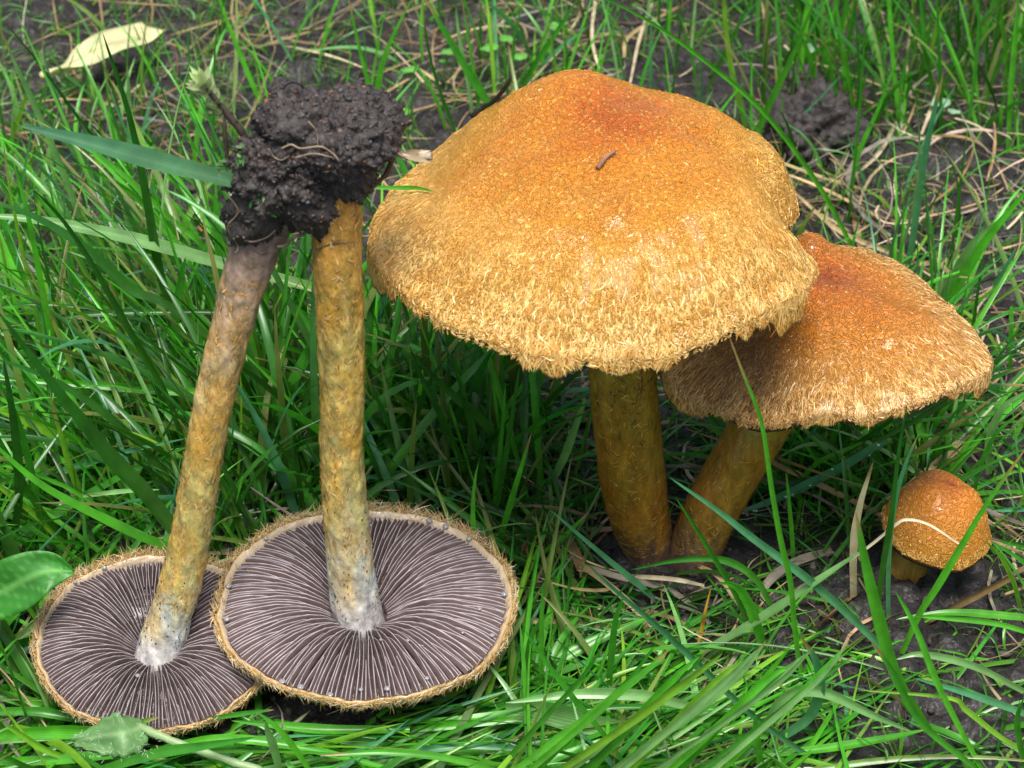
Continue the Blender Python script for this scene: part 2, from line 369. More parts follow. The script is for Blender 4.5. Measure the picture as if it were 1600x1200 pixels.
# ---- the large standing mushroom
O1 = (0, 0, -.15)
m1 = thing('mushroom', O1, 'large standing mushroom with broad shaggy golden orange cap', 'mushroom')
cap1 = Cap((-1.0, .2), (-.75, .55, 9.86), [(-171, 4.27, 7.84), (-157, 4.25, 7.90), (-144, 4.2, 7.88), (-133, 4.17, 7.82), (-120, 4.14, 7.76), (-108, 4.11, 7.68), (-92, 4.1, 7.66),
    (-78, 4.11, 7.67), (-69, 4.12, 7.78), (-57, 4.14, 8.02), (-42, 4.2, 7.94), (-28, 4.22, 7.9), (-15, 4.04, 7.75), (-5, 3.74, 7.6), (6, 3.45, 7.4), (16, 3.95, 7.35), (28, 4.35, 7.3), (45, 4.45, 7.4), (70, 4.1, 7.72), (95, 4.1, 7.82), (120, 4.15, 7.82), (150, 4.2, 7.72)],
    prof=2.5, mix=.32, wob=.035, seed=2, bumps=[(-.1, -1.0, -.12, 1.3, .8), (2.75, -.3, -.55, .5, .6), (-1.6, 1.8, .48, 1.1, .9), (-.3, .6, .12, .6, .45), (1.0, 1.7, .16, .8, .9), (2.4, 1.4, .42, .55, .8), (-4.1, 1.0, -.5, .8, 1.4), (-3.2, -.6, -.12, 1.0, 1.2), (1.4, -1.6, .08, 1.2, .9)])
OR = [(0, (.44, .085, .003)), (.14, (.52, .12, .004)), (.3, (.62, .20, .006)), (.55, (.64, .23, .010)), (.78, (.66, .28, .018)), (1.1, (.60, .26, .028))]
def col1(V, T, TH):
    c = lerp3(OR, T + .10 * fbm(V * .55, 3, 4.))
    sp = np.exp(-((V[..., 0] + .3) / 1.45)**2 - ((V[..., 1] - .8) / .75)**2)      # the reddish disc
    c = c * (1 - .55 * sp[..., None]) + np.array([.42, .08, .005]) * .55 * sp[..., None]
    sp = .45 * np.exp(-((V[..., 0] + 1.0) / 1.0)**2 - ((V[..., 1] + 1.5) / .45)**2) + .3 * np.exp(-((V[..., 0] + 2.6) / .9)**2 - ((V[..., 1] + .4) / .5)**2)
    return c * (1 - sp[..., None]) * .92 + np.array([.36, .13, .02]) * sp[..., None]
def teeth1(th):
    w3 = lambda f, s_: vnoise(np.stack([np.cos(th) * f, np.sin(th) * f, th * 0 + 3.3], -1), s_)
    return .15 + .95 * np.clip(.45 + .9 * w3(5., 3.) + 1.0 * w3(15., 5.), .05, 1.9)
build_cap(cap1, m1, O1, OR, colfn=col1, tooth=teeth1)
c1 = [o for o in m1.children][0]
def fcol1(P, t, th):
    f = np.clip((t - .2) / .75, 0, 1)[:, None]; n_ = len(t); j = U(.75, 1.2, (n_, 1)); fr = (.55 + .45 * np.clip(-np.sin(th), 0, 1))[:, None]  # fr: hairs facing front paler, sky sheen put into the colour
    f = np.clip((t - .42) / .5, 0, 1)[:, None]
    near = np.minimum(col1(P, t, th) * 1.4 + np.array([.03, .05, .015]), .8); far = np.array([.80, .54, .20]); a = near + (far - near) * (f * fr + .15 * rng.normal(0, 1, (n_, 1))).clip(0, 1)
    dk = (rng.random((n_, 1)) < .34); a = np.where(dk, np.array([.60, .28, .05]), a)
    return a * j, np.minimum(a * j * 1.12, .85)
fibrils('cap_fibrils', cap1, c1, O1, 900, (.05, .90), .12, .0100, (.004, .012), fcol1, M['fibril'], tpow=.52, shortc=.75, swirl=1.0, curlm=2.0)
fibrils('cap_fibrils', cap1, c1, O1, 1500, (.72, .99), .20, .0085, (.002, .014), fcol1, M['fibril'], tpow=.6, swirl=.25, clump=.9, shortc=.3, curlm=.7)
fibrils('veil_fringe', cap1, c1, O1, 7000, (.955, 1.035), .25, .0075, (.0, .018), fcol1, M['fibril'], tpow=1, swirl=.3, clump=.8, shortc=1, teeth=teeth1)
hanging_gills(cap1, c1, O1)
def stem_thing(par, origin, pts, rad, stops, n=220, m=80, bump=.035, bf=4.2, seed=1, stretch=.35, flecks=None):
    V, Q, s, fr = tube(pts, rad, n, m, bump, bf, seed, stretch)
    nz = fbm(V * np.array([5, 5, 1.1]), 4, seed + 2.)
    C = lerp3(stops, s + .05 * nz) * (1 + .25 * nz)[:, None]
    og = np.clip(fbm(V * np.array([2.6, 2.6, 1.5]), 4, seed + 6.) * 1.6, -1, 1)[:, None] * np.clip((s - .12) / .1, 0, 1)[:, None] * np.clip((.8 - s) / .1, 0, 1)[:, None]
    C = C * (1 + og * np.array([.10, -.06, -.35]))
    if flecks:
        f = vnoise(V * np.array([7, 7, 3.2]), seed + 9.) > flecks[0]; C = np.where((f & (s > flecks[1]) & (s < flecks[2]))[:, None], np.array(flecks[3]), C)
    return mesh('stem', V, Q, M['stem'], par, C, origin), fr
s1, fr1 = stem_thing(m1, O1, [(.14, .12, -.4), (.12, .05, .35), (-.10, 0, 1.4), (-.32, 0, 3), (-.50, 0, 5), (-.62, .1, 7.2), (-.66, .2, 9)], [.46, .50, .60, .66, .65, .66, .68, .72],
    [(0, (.12, .08, .068)), (.19, (.14, .085, .06)), (.25, (.20, .10, .02)), (.36, (.26, .115, .010)), (.52, (.27, .145, .010)), (.68, (.25, .17, .011)), (1, (.3, .22, .02))], flecks=(.52, .6, .9, (.12, .065, .01)), bump=.016)
stem_flakes(s1, O1, fr1, 3600, (.18, .75), .075, .0075, [(.42, .22, .03), (.36, .17, .02), (.5, .3, .07)])
stem_flakes(s1, O1, fr1, 420, (.5, .8), .12, .010, [(.10, .05, .01), (.3, .2, .02), (.16, .09, .015)], lift=.02)

# ---- the leaning mushroom whose cap ducks under the large one
O2 = (1.1, -.19, -.15)
m2 = thing('mushroom', O2, 'leaning mushroom with red brown cap tucked under the largest cap', 'mushroom')
cap2 = Cap((3.75, .4), (3.35, .75, 6.55), [(-178, 3.6, 4.95), (-165, 3.4, 4.60), (-154, 3.15, 4.64), (-136, 3.0, 4.78), (-120, 2.92, 4.98), (-110, 2.86, 5.28), (-100, 2.72, 5.34), (-93, 2.82, 5.40), (-74, 2.88, 5.56), (-59, 2.94, 5.70), (-45, 3.0, 5.67), (-30, 3.0, 5.62),
    (-10, 2.6, 5.42), (15, 2.4, 5.32), (45, 2.4, 5.52), (75, 2.3, 5.82), (100, 2.3, 5.82), (130, 2.5, 5.32), (160, 3.0, 4.92)],
    prof=1.55, mix=.18, wob=.03, seed=8, bumps=[(3.1, 1.9, .44, .55, .5), (3.35, .8, -.14, .45, .4), (4.7, 1.0, -.32, 1.2, 1.0), (2.4, -.9, -.12, .6, 1.0), (5.0, -.9, .10, .8, .7)])
OR2 = [(0, (.28, .055, .006)), (.1, (.34, .075, .006)), (.25, (.44, .12, .007)), (.5, (.50, .16, .010)), (.8, (.54, .21, .02)), (1.1, (.48, .20, .03))]
def col2(V, T, TH):
    c = lerp3(OR2, T + .08 * fbm(V * .6, 3, 14.)); k = np.clip((T - .2) / .5, 0, 1) * np.exp(-((V[..., 0] - 1.9) / 1.25)**2)  # side under the big cap browner, that cap's shade painted in
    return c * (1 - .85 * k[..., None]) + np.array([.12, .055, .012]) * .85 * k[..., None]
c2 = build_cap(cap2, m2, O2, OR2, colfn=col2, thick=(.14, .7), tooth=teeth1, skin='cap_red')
def fcol2(P, t, th):
    f = np.clip((t - .3) / .65, 0, 1)[:, None]; n_ = len(t); j = U(.7, 1.2, (n_, 1))
    br = np.exp(-((P[:, :1] - 2.0) / 1.1)**2)                     # darker brown hair, plus the big cap's shade put into its colour
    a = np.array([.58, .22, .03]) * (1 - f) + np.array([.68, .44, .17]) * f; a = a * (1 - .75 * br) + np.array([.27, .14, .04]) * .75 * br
    a = np.where(rng.random((n_, 1)) < .25, np.array([.36, .15, .03]), a)
    return a * j, np.minimum(a * j * 1.1, .8)
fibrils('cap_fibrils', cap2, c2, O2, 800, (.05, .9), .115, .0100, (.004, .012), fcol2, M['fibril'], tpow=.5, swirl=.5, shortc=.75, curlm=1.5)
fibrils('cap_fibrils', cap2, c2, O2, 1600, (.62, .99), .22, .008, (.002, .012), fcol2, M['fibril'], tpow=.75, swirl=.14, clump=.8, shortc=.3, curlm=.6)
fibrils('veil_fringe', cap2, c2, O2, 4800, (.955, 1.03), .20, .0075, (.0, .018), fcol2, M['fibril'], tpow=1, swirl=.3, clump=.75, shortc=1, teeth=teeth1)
hanging_gills(cap2, c2, O2, 80, (.14, .7))
s2, fr2 = stem_thing(m2, O2, [(.95, -.1, -.4), (1.1, -.15, .3), (1.45, -.1, 1.5), (2.1, 0, 3.0), (2.75, .25, 4.3), (3.3, .6, 5.6)], [.5, .52, .56, .56, .58, .6],
    [(0, (.13, .085, .065)), (.22, (.16, .09, .055)), (.32, (.24, .115, .018)), (.5, (.28, .14, .011)), (.75, (.27, .18, .011)), (1, (.3, .2, .02))], seed=5, bump=.016)
stem_flakes(s2, O2, fr2, 2600, (.2, .85), .075, .0075, [(.42, .22, .03), (.36, .17, .02), (.5, .28, .06)])

# ---- the small button
O3 = (5.45, -.45, -.15)
m3 = thing('mushroom', O3, 'small round orange button mushroom low in the grass', 'mushroom')
cap3 = Cap((5.82, -.5), (6.08, -.3, 2.26), [(-180, 1.08, 1.38), (-140, 1.06, 1.22), (-100, 1.04, 1.06), (-60, 1.07, 1.02), (-20, 1.10, 1.08), (20, 1.04, 1.15), (60, 1.02, 1.2), (100, 1.0, 1.25), (140, 1.02, 1.3)],
    prof=3.6, mix=.6, wob=.03, seed=21, bumps=[(6.14, -.3, -.16, .2, .16), (6.45, .0, -.12, .3, .3), (5.5, -.6, .12, .5, .5), (5.75, .2, .1, .3, .3)], hang=.8)
def col3(V, T, TH):
    c = lerp3([(0, (.22, .05, .02)), (.07, (.38, .08, .015)), (.16, (.54, .15, .008)), (.5, (.56, .18, .008)), (.8, (.48, .18, .012)), (1.1, (.40, .18, .02))], T + .05 * fbm(V * 1.5, 3, 24.))
    return c
c3 = build_cap(cap3, m3, O3, None, colfn=col3, thick=(.12, .4), nt_=70, nth=160, skin='cap_button', tmin_under=.2)
def fcol3(P, t, th):
    n_ = len(t); j = U(.75, 1.25, (n_, 1)); a = np.array([.55, .22, .03]) + np.array([.03, .1, .05]) * np.clip(t, 0, 1)[:, None]; return a * j, a * j * 1.15
fibrils('cap_fibrils', cap3, c3, O3, 500, (.3, 1.0), .06, .008, (.002, .008), fcol3, M['fibril'], tpow=.6, shortc=.7, swirl=1.4)
fibrils('veil_fringe', cap3, c3, O3, 900, (.96, 1.01), .10, .008, (.0, .02), fcol3, M['fibril'], tpow=1, shortc=1, clump=.6)
s3, fr3 = stem_thing(m3, O3, [(5.25, -.55, -.35), (5.32, -.55, .2), (5.5, -.52, .8), (5.75, -.5, 1.6)], [.36, .42, .38, .38], [(0, (.22, .10, .02)), (.4, (.34, .18, .025)), (1, (.38, .22, .03))], seed=31, n=40, m=30)  # stem colours darkened, shadow under the little cap painted in
stem_flakes(s3, O3, fr3, 350, (.1, .8), .08, .010, [(.42, .22, .04), (.36, .18, .03)])

# ---- two upturned mushrooms, gills to the sky
from mathutils import Matrix, Vector
def rotm(n): return Vector((0, 0, 1)).rotation_difference(Vector(n).normalized()).to_matrix()
E_R = np.array([0, .13, .18, .24, .32, .45, .6, .8, .93, 1.0]); E_Z = np.array([-.34, -.32, -.26, -.12, .05, .18, .21, .13, .03, -.03])
def gill_edge(r): return np.interp(r, E_R, E_Z)
def gill_mesh(r0, seed, amp):
    """one gill plate: brown faces and a paler free edge, radius 1 along x"""
    k = np.random.default_rng(seed); n = 9; r = r0 + (.955 - r0) * np.linspace(0, 1, n)**.85
    e = gill_edge(r) - (.10 * (1 - np.linspace(0, 1, n))**6 if r0 > .3 else 0); e[-1] -= .03
    side = amp * np.sin(r * 7 + k.uniform(0, 6)) * .02; th = .0008 + .0014 * r; hs = .0195 * r + .001
    V = []; C = []
    br = np.array([.150, .104, .096]); wh = np.array([.42, .39, .42])  # faces darker at the root, depth shading put into the colour
    for i in range(n):
        wv = wh * k.uniform(.55, 1.1)
        for (y_, dz, c) in ((-hs[i], -.12, br * .85), (-th[i] * 1.7, -.018, br * 1.1), (-th[i] * .7, 0, wv), (th[i] * .7, 0, wv), (th[i] * 1.7, -.018, br * 1.1), (hs[i] * .8, -.12, br * .85)):
            V.append((r[i], side[i] + y_, e[i] + dz)); C.append(c * k.uniform(.85, 1.12))
    return np.array(V), grid_quads(n, 6), np.array(C)
M['drop'].node_tree.nodes['Principled BSDF'].inputs['Transmission Weight'].default_value = .55
GILLS = {}
for kind_, r0 in (('long', .15), ('mid', .34), ('short', .58)):
    for v in range(4):
        V, Q, C = gill_mesh(r0 * U(.95, 1.08), v + 10 * int(r0 * 100), U(.2, .7)); me = make_mesh('gill', V, Q, C); me.materials.append(M['gill'])
        me.polygons.foreach_set('use_smooth', np.ones(len(me.polygons), bool)); GILLS[kind_, v] = me
V, F = ICO[3]; DROP = make_mesh('droplet', V * np.array([1, 1, .62]), F); DROP.materials.append(M['drop']); DROP.polygons.foreach_set('use_smooth', np.ones(len(F), bool))
WDROP = make_mesh('water_droplet', V * np.array([1, 1, .7]), F); WDROP.materials.append(M['water']); WDROP.polygons.foreach_set('use_smooth', np.ones(len(F), bool))
def bead(parent, me, loc, origin, r):
    o = bpy.data.objects.new(me.name, me); col.objects.link(o); o.parent = parent; o.location = (np.asarray(loc) - origin) * CM; o.scale = (r, r, r * U(.8, 1.1)); return o

def upturned(label, c, Rad, nrm, H, stem_pts, stem_r, stops, drops, ngill, seed, specks):
    O = np.array([c[0], c[1], 0.]); root = thing('mushroom', O, label, 'mushroom'); c = np.array(c); Rm = np.array(rotm(nrm)); k = np.random.default_rng(seed)
    def W(L): return c + L @ Rm.T
    nth = 200; th = np.linspace(0, 2 * np.pi, nth, endpoint=False)
    def RR(t): return Rad(t) * (1 + .018 * vnoise(np.stack([np.cos(t) * 5, np.sin(t) * 5, t * 0], -1), seed) + .008 * vnoise(np.stack([np.cos(t) * 17, np.sin(t) * 17, t * 0], -1), seed + 1))
    rings = [(t, -H * (1 - t**2.4), 0) for t in np.linspace(.02, .97, 22)] + [(.995, -.06, 0), (1.004, .0, 1), (.993, .045, 1), (.984, .035, 2), (.962, -.03, 2), (.94, -.16, 3)]
    rings += [(r, gill_edge(r) - .17, 3) for r in np.linspace(.92, .02, 22)]
    pal = [(.42, .24, .06), (.50, .32, .13), (.56, .44, .30), (.07, .047, .042)]
    V = []; C = []
    for (t, z, p_) in rings:
        r = RR(th) * t; V.append(np.stack([r * np.cos(th), r * np.sin(th), 0 * th + z], -1)); C.append(np.broadcast_to(np.array(pal[p_]), (nth, 3)))
    V = np.array(V); V[..., 2] += .04 * vnoise(np.stack([np.cos(th) * 4, np.sin(th) * 4, th * 0], -1), seed + 2.)
    V = V + .022 * np.stack([vnoise(V * 9, seed + 3.), vnoise(V * 9, seed + 4.), vnoise(V * 9, seed + 5.)], -1)
    cap = mesh('cap', W(V.reshape(-1, 3)), grid_quads(len(rings), nth, True), M['cap'], root, np.array(C), O)
    B4 = Matrix.Translation(Vector((c - O) * CM)) @ Matrix(rotm(nrm)).to_4x4()
    for i in range(ngill):
        a = 2 * np.pi * (i + k.uniform(-.10, .10)) / ngill; kd = 'long' if i % 3 == 0 else ('mid' if i % 3 == 1 else 'short')
        g = bpy.data.objects.new('gill', GILLS[kd, int(k.integers(4))]); col.objects.link(g); g.parent = cap
        s = float(RR(np.array([a]))[0]); g.matrix_basis = B4 @ Matrix.Rotation(a, 4, 'Z') @ Matrix.Diagonal((s, s, 1 + k.uniform(-.12, .12), 1))
    # shaggy hairs round the margin
    n = 8500; a = k.uniform(0, 2 * np.pi, n); r = RR(a); t0 = 1.02 - .14 * k.random(n)**1.4; z0 = -H * (1 - np.minimum(t0, 1)**2.4) + .05 * (t0 > 1) * k.random(n)
    seg = 5; q = np.linspace(0, 1, seg); ln = k.uniform(.04, .15, n) * (.85 + .6 * np.sin(a)); el = k.normal(.25, .4, n) + .25 * np.sin(a); da = k.normal(0, .9, n)
    rad = r[:, None] * t0[:, None] + (ln * np.cos(el))[:, None] * q; zz = z0[:, None] + (ln * np.sin(el))[:, None] * q + k.normal(0, .09, (n, 1)) * q**2 - .02
    aa = a[:, None] + (da * ln / r)[:, None] * q + k.normal(0, .04, (n, 1)) * q**2
    P = W(np.stack([rad * np.cos(aa), rad * np.sin(aa), zz], -1)); tan = norm(np.gradient(P, axis=1)); S = norm(np.cross(tan, k.normal(0, 1, (n, 1, 3))))
    ca = np.array([(.60, .45, .25), (.68, .55, .36), (.54, .35, .13), (.62, .40, .14)])[k.integers(0, 4, n)] * k.uniform(.7, 1.15, (n, 1))
    Vv, Q, Cc = ribbons(P, .0075 * k.uniform(.6, 1.4, n)[:, None] * np.array([1, 1, .9, .7, .2]), S, np.cross(S, tan), 3, .4, ca, ca * 1.1)
    tag(mesh('margin_hairs', Vv, Q, M['dry_fibril'], cap, Cc, O), kind='stuff')
    for (px, py, rr) in drops:
        p_ = at_z(px, py, c[2]); l = Rm.T @ (p_ - c); rho = math.hypot(l[0], l[1]) / float(RR(np.array([math.atan2(l[1], l[0])]))[0])
        if rho > .97: l[:2] *= .97 / rho; rho = .97
        l[2] = (gill_edge(rho) if rho < .95 else .03) + rr * .15; bead(cap, DROP, W(l), O, rr * .72)
    st, fr = stem_thing(root, O, stem_pts, stem_r, stops, n=300, m=90, bump=.026, bf=5.5, seed=seed + 4, stretch=.6)
    stem_flakes(st, O, fr, 2300, (.27, .88), .08, .012, [(.66, .40, .13), (.60, .31, .06), (.66, .48, .24), (.60, .38, .12)], lift=.03, jit=.12)
    n = specks; Pc, rr_, A, Bv, T = fr; sidx = (k.beta(3., 2.6, n) * .38 + .06) * (len(Pc) - 1); i0 = sidx.astype(int); ph = k.uniform(0, 2 * np.pi, n)
    D = A[i0] * np.cos(ph)[:, None] + Bv[i0] * np.sin(ph)[:, None]; P = Pc[i0] + D * (rr_[i0] + .012)[:, None]
    Vi, Fi = ICO[1]; sz = k.uniform(.005, .017, n); Vs = P[:, None] + Vi[None] * sz[:, None, None] * np.array([1, 1, 1.5]); Fs = (Fi[None] + (np.arange(n) * len(Vi))[:, None, None]).reshape(-1, 3)
    Cs = np.broadcast_to(np.array([.012, .008, .006]), Vs.shape)
    tag(mesh('spore_specks', Vs, Fs, M['dry_fibril'], st, Cs, O), kind='stuff')
    return root
def lin(pxs, Y0, Y1, n_top):
    return [at_y(px, py, Y0 + (Y1 - Y0) * i / (len(pxs) - 1)) for i, (px, py) in enumerate(pxs)]
STP = [(562, 985), (556, 950), (550, 900), (540, 800), (533, 700), (535, 600), (531, 500), (527, 400), (528, 300), (530, 240)]
upturned('upturned mushroom with the wider dark gill disc and upright ochre stem', (-5.42, -3.02, 1.40), lambda t: 2.76 + .04 * np.cos(2 * t) + .05 * np.cos(t - .6), (.03, -.01, 1), 1.35,
    lin(STP, -3.15, -2.4, 0), [.50, .48, .45, .42, .385, .40, .415, .43, .41, .40],
    [(0, (.46, .44, .43)), (.12, (.48, .46, .43)), (.22, (.50, .45, .34)), (.36, (.48, .37, .13)), (.45, (.49, .34, .085)), (.6, (.47, .32, .07)), (.75, (.43, .27, .055)), (.9, (.36, .17, .03)), (1, (.30, .13, .03))],
    [(357, 923, .085), (355, 974, .08), (433, 1076, .085), (465, 1083, .09), (516, 1087, .075), (564, 1080, .06), (605, 1077, .08), (667, 1060, .06), (769, 990, .07), (788, 925, .085), (749, 956, .06), (637, 1011, .05), (723, 994, .04), (742, 836, .085), (709, 812, .09), (683, 800, .09), (406, 842, .07), (579, 830, .05), (595, 1010, .035), (660, 1018, .03)],
    172, 41, 170)
STP = [(244, 1040), (251, 1010), (263, 970), (285, 900), (304, 800), (320, 700), (340, 600), (365, 500), (388, 420), (412, 350)]
upturned('upturned mushroom with the smaller gill disc and slanting ochre stem', (-9.33, -3.80, 1.18), lambda t: 2.14 + .05 * np.cos(2 * t - .4) + .04 * np.cos(t + .8), (.09, -.16, 1), 1.15,
    lin(STP, -3.85, -2.6, 0), [.48, .44, .41, .39, .36, .345, .345, .36, .40, .46],
    [(0, (.46, .44, .43)), (.13, (.48, .46, .43)), (.24, (.50, .44, .31)), (.36, (.48, .37, .12)), (.45, (.49, .34, .085)), (.62, (.48, .33, .085)), (.74, (.44, .29, .13)), (.82, (.36, .25, .16)), (.93, (.22, .16, .13)), (1, (.16, .12, .10))],
    [(140, 879, .07), (215, 1058, .06), (180, 1107, .07), (89, 912, .06), (228, 1000, .03)], 152, 52, 150)

# ---- the lump of soil hanging on the two stem bases
def radial_lump(cen, ells, sub, amp, seed, freq=2.2):
    D, F = ICO[sub]; D = norm(D); r = np.zeros(len(D)) + .05; cen = np.array(cen)
    for (e, a) in ells:                      # distance along each direction to leave the ellipsoid
        o = (cen - np.array(e)) / a; d = D / np.array(a); A = (d * d).sum(1); B = (d * o).sum(1); Cc = (o * o).sum() - 1; disc = B * B - A * Cc
        x = np.where(disc > 0, (-B + np.sqrt(np.maximum(disc, 0))) / A, 0); r = np.maximum(r, x)
    P = cen + D * r[:, None]
    n1 = fbm(P * freq, 4, seed, .55); n2 = np.abs(fbm(P * freq * 2.7, 3, seed + 5)); n3 = vnoise(P * 13., seed + 8)
    return P + D * (amp * n1 + amp * 1.1 * (n2 - .3) + .03 * n3 + .02 * vnoise(P * 24., seed + 9))[:, None], F
OC = np.array([-5.7, -2.4, 9.9])
clump = thing('soil_clump', OC, 'dark crumbly lump of earth stuck on the two upended stem bases', 'soil clump')
cM = at_y(520, 208, -2.3); cL = at_y(436, 262, -2.6); cD = at_y(398, 335, -2.75); cS = at_y(540, 268, -2.4); cE = at_y(385, 270, -2.6)
LUMPS = [((cM, [(cM, (1.22, 1.0, .62)), (cM + np.array([.3, .1, .05]), (.92, .9, .62)), (cS, (.5, .55, .55)), (at_y(460, 190, -2.4), (.65, .75, .6))]), 6, .13, 3.),
         ((cL, [(cL, (.80, .75, .75)), (cD, (.48, .5, .58)), (at_y(475, 310, -2.7), (.50, .5, .55)), (cE, (.32, .38, .62)), (at_y(500, 340, -2.7), (.2, .25, .45))]), 6, .15, 7.)]
Vs = []; Fs = []; off = 0
for (cen, ells), sub, amp, sd in LUMPS:
    V, F = radial_lump(cen, ells, sub, amp, sd); Vs.append(V); Fs.append(F + off); off += len(V)
SOILV = np.vstack(Vs); soil_part = mesh('soil', SOILV, np.vstack(Fs), M['clump'], clump, None, OC)
def crumbs(name, P, smin, smax, cols, mt, parent=None, origin=(0, 0, 0), seed=1):
    k = np.random.default_rng(seed); Vi, Fi = ICO[1]; n = len(P)
    J = Vi[None] * k.uniform(.35, 1.5, (n, len(Vi), 1)) * k.uniform(.3, 1.4, (n, 1, 3)); sz = smin * (smax / smin)**(k.random(n)**2)
    V = P[:, None] + J * sz[:, None, None]; F = (Fi[None] + (np.arange(n) * len(Vi))[:, None, None]).reshape(-1, 3)
    c = np.array(cols)[k.integers(0, len(cols), n)]; C = np.broadcast_to(c[:, None], V.shape)
    return tag(mesh(name, V, F, mt, parent, C, origin, smooth=False), kind='stuff')
DIRT = [(.05, .042, .04), (.07, .058, .054), (.035, .03, .028), (.06, .05, .045), (.085, .07, .06)]
sel = SOILV[rng.integers(0, len(SOILV), 6500)]
crumbs('crumbs', sel, .010, .06, DIRT * 4 + [(.16, .12, .10), (.2, .09, .05), (.12, .12, .13), (.02, .017, .016)], M['stone'], clump, OC, 3)
def thread(name, pts, r, c, parent, origin, m=8, n=24, mt='root', taper=True):
    V, Q, s, fr = tube(pts, [r, r, r * .9, r * (.45 if taper else .9)], n, m, r * .25, 6., 1); C = np.array(c)[None] * (1 + .2 * vnoise(V * 5, 3.))[:, None]
    return mesh(name, V, Q, M[mt], parent, C, origin)
TAN = (.30, .22, .14); BRN = (.10, .06, .04)
for px, Y, r, c in [([(440, 232), (455, 226), (470, 232), (500, 229), (520, 240), (530, 252)], -3.42, .018, TAN), ([(462, 246), (490, 240), (520, 246)], -3.42, .012, TAN), ([(482, 190), (494, 205), (497, 228)], -3.36, .011, TAN),
                    ([(490, 150), (484, 175), (480, 182)], -3.2, .009, (.2, .13, .08)), ([(420, 232), (428, 245), (440, 250), (452, 243)], -3.42, .010, TAN), ([(442, 134), (455, 128), (468, 130), (474, 138)], -2.6, .030, (.03, .025, .025)),
                    ([(352, 300), (372, 330), (356, 352), (362, 372)], -3.3, .012, (.16, .11, .07)), ([(380, 370), (392, 378), (415, 372), (430, 360)], -3.2, .020, (.14, .10, .08)), ([(365, 372), (372, 388), (366, 396)], -3.15, .010, TAN),
                    ([(432, 386), (447, 383), (460, 370), (474, 366), (490, 350)], -3.0, .035, (.13, .10, .08)), ([(486, 398), (500, 388), (525, 380), (558, 379)], -2.93, .016, (.08, .06, .04)),
                    ([(395, 390), (410, 396), (420, 385)], -3.1, .018, (.16, .11, .09))]:
    thread('root_fibre', [at_y(x, y, Y + .03 * math.sin(i * 2.)) for i, (x, y) in enumerate(px)], r, c, clump, OC)
thread('root', [at_y(612, 250, -2.3), at_y(606, 268, -2.3), at_y(594, 282, -2.35), at_y(570, 306, -2.5)], .05, (.10, .055, .03), clump, OC, 10)

# moss sprig standing out of the clump
def tiny_leaf(base, d, L, wd, c, bend=.2, n=6):
    d = np.asarray(d, float); d = d / np.linalg.norm(d); ref = np.array([0.2, -.9, .4]); S = norm(np.cross(d, ref)); N = np.cross(S, d); t = np.linspace(0, 1, n)
    P = np.asarray(base) + d * (L * t)[:, None] + N * (bend * L * t**2)[:, None]; W_ = wd * np.sin(np.pi * (t * .8 + .2))**.8 * (1 - t**4)
    return P, W_, np.broadcast_to(S, P.shape), np.broadcast_to(N, P.shape)
def leafset(name, specs, mt, parent, origin, kind=None):
    P = np.array([s[0] for s in specs]); W_ = np.array([s[1] for s in specs]); S = np.array([s[2] for s in specs]); N = np.array([s[3] for s in specs]); c = np.array([s[4] for s in specs])
    V, Q, C = ribbons(P, W_, S, N, 3, .35, c, c * 1.15); o = mesh(name, V, Q, mt, parent, C, origin)
    return tag(o, kind=kind) if kind else o
OM = at_y(388, 222, -2.5)
moss = thing('moss_sprig', OM, 'pale tipped moss sprig sticking up out of the soil lump', 'moss')
A_ = [at_y(392, 226, -2.5), at_y(370, 195, -2.5), at_y(350, 172, -2.5), at_y(332, 150, -2.5), at_y(318, 132, -2.5)]
thread('stalk', A_, .065, (.06, .042, .035), moss, OM, 8, 30); thread('stalk', [at_y(356, 262, -2.6), at_y(353, 225, -2.6), at_y(350, 196, -2.55), at_y(352, 176, -2.5)], .04, (.055, .04, .033), moss, OM, 8, 20)
sp = spline(A_, 40); specs = []
for i in range(46):
    k = int(39 * (1 - random.random()**1.7 * .9)); tipf = k / 39; b = sp[k]; a = random.uniform(0, 6.28)
    ax = norm(sp[min(k + 1, 39)] - sp[max(k - 1, 0)]); sd = norm(np.cross(ax, [math.cos(a), math.sin(a), .3]))
    c = np.array([.42, .50, .26]) * tipf**3 + np.array([.10, .13, .05]) * (1 - tipf**3); L_ = (.13 + .28 * tipf**4) * random.uniform(.7, 1.2)
    specs.append(tiny_leaf(b + sd * .03, ax * .8 + sd * .9, L_, .035 + .035 * tipf**3, .2)[:4] + (c,))
for a in range(7):
    sd = np.array([math.cos(a * .9), math.sin(a * .9) * .5, .2 + .3 * math.sin(a * 2)]); specs.append(tiny_leaf(sp[-1], norm(sp[-1] - sp[-4]) * 1.3 + sd * .6, .34, .07, .2)[:4] + (np.array([.58, .66, .34]),))
leafset('leaflets', specs, M['leaf'], moss, OM)
# moss scraps pressed in the clump
specs = []
for i in range(60):
    px, py = random.choice([(352, 262), (400, 300), (410, 318), (470, 325), (372, 238)]); b = at_y(px + random.gauss(0, 7), py + random.gauss(0, 9), -3.25 if px != 470 else -2.9); d = np.array([random.gauss(0, 1), -.4, random.gauss(0, 1)])
    specs.append(tiny_leaf(b, d, random.uniform(.08, .2), .028, .3)[:4] + (np.array(random.choice([(.08, .16, .05), (.05, .22, .03), (.16, .22, .12)])),))
leafset('moss_scraps', specs, M['leaf'], clump, OC, 'stuff')

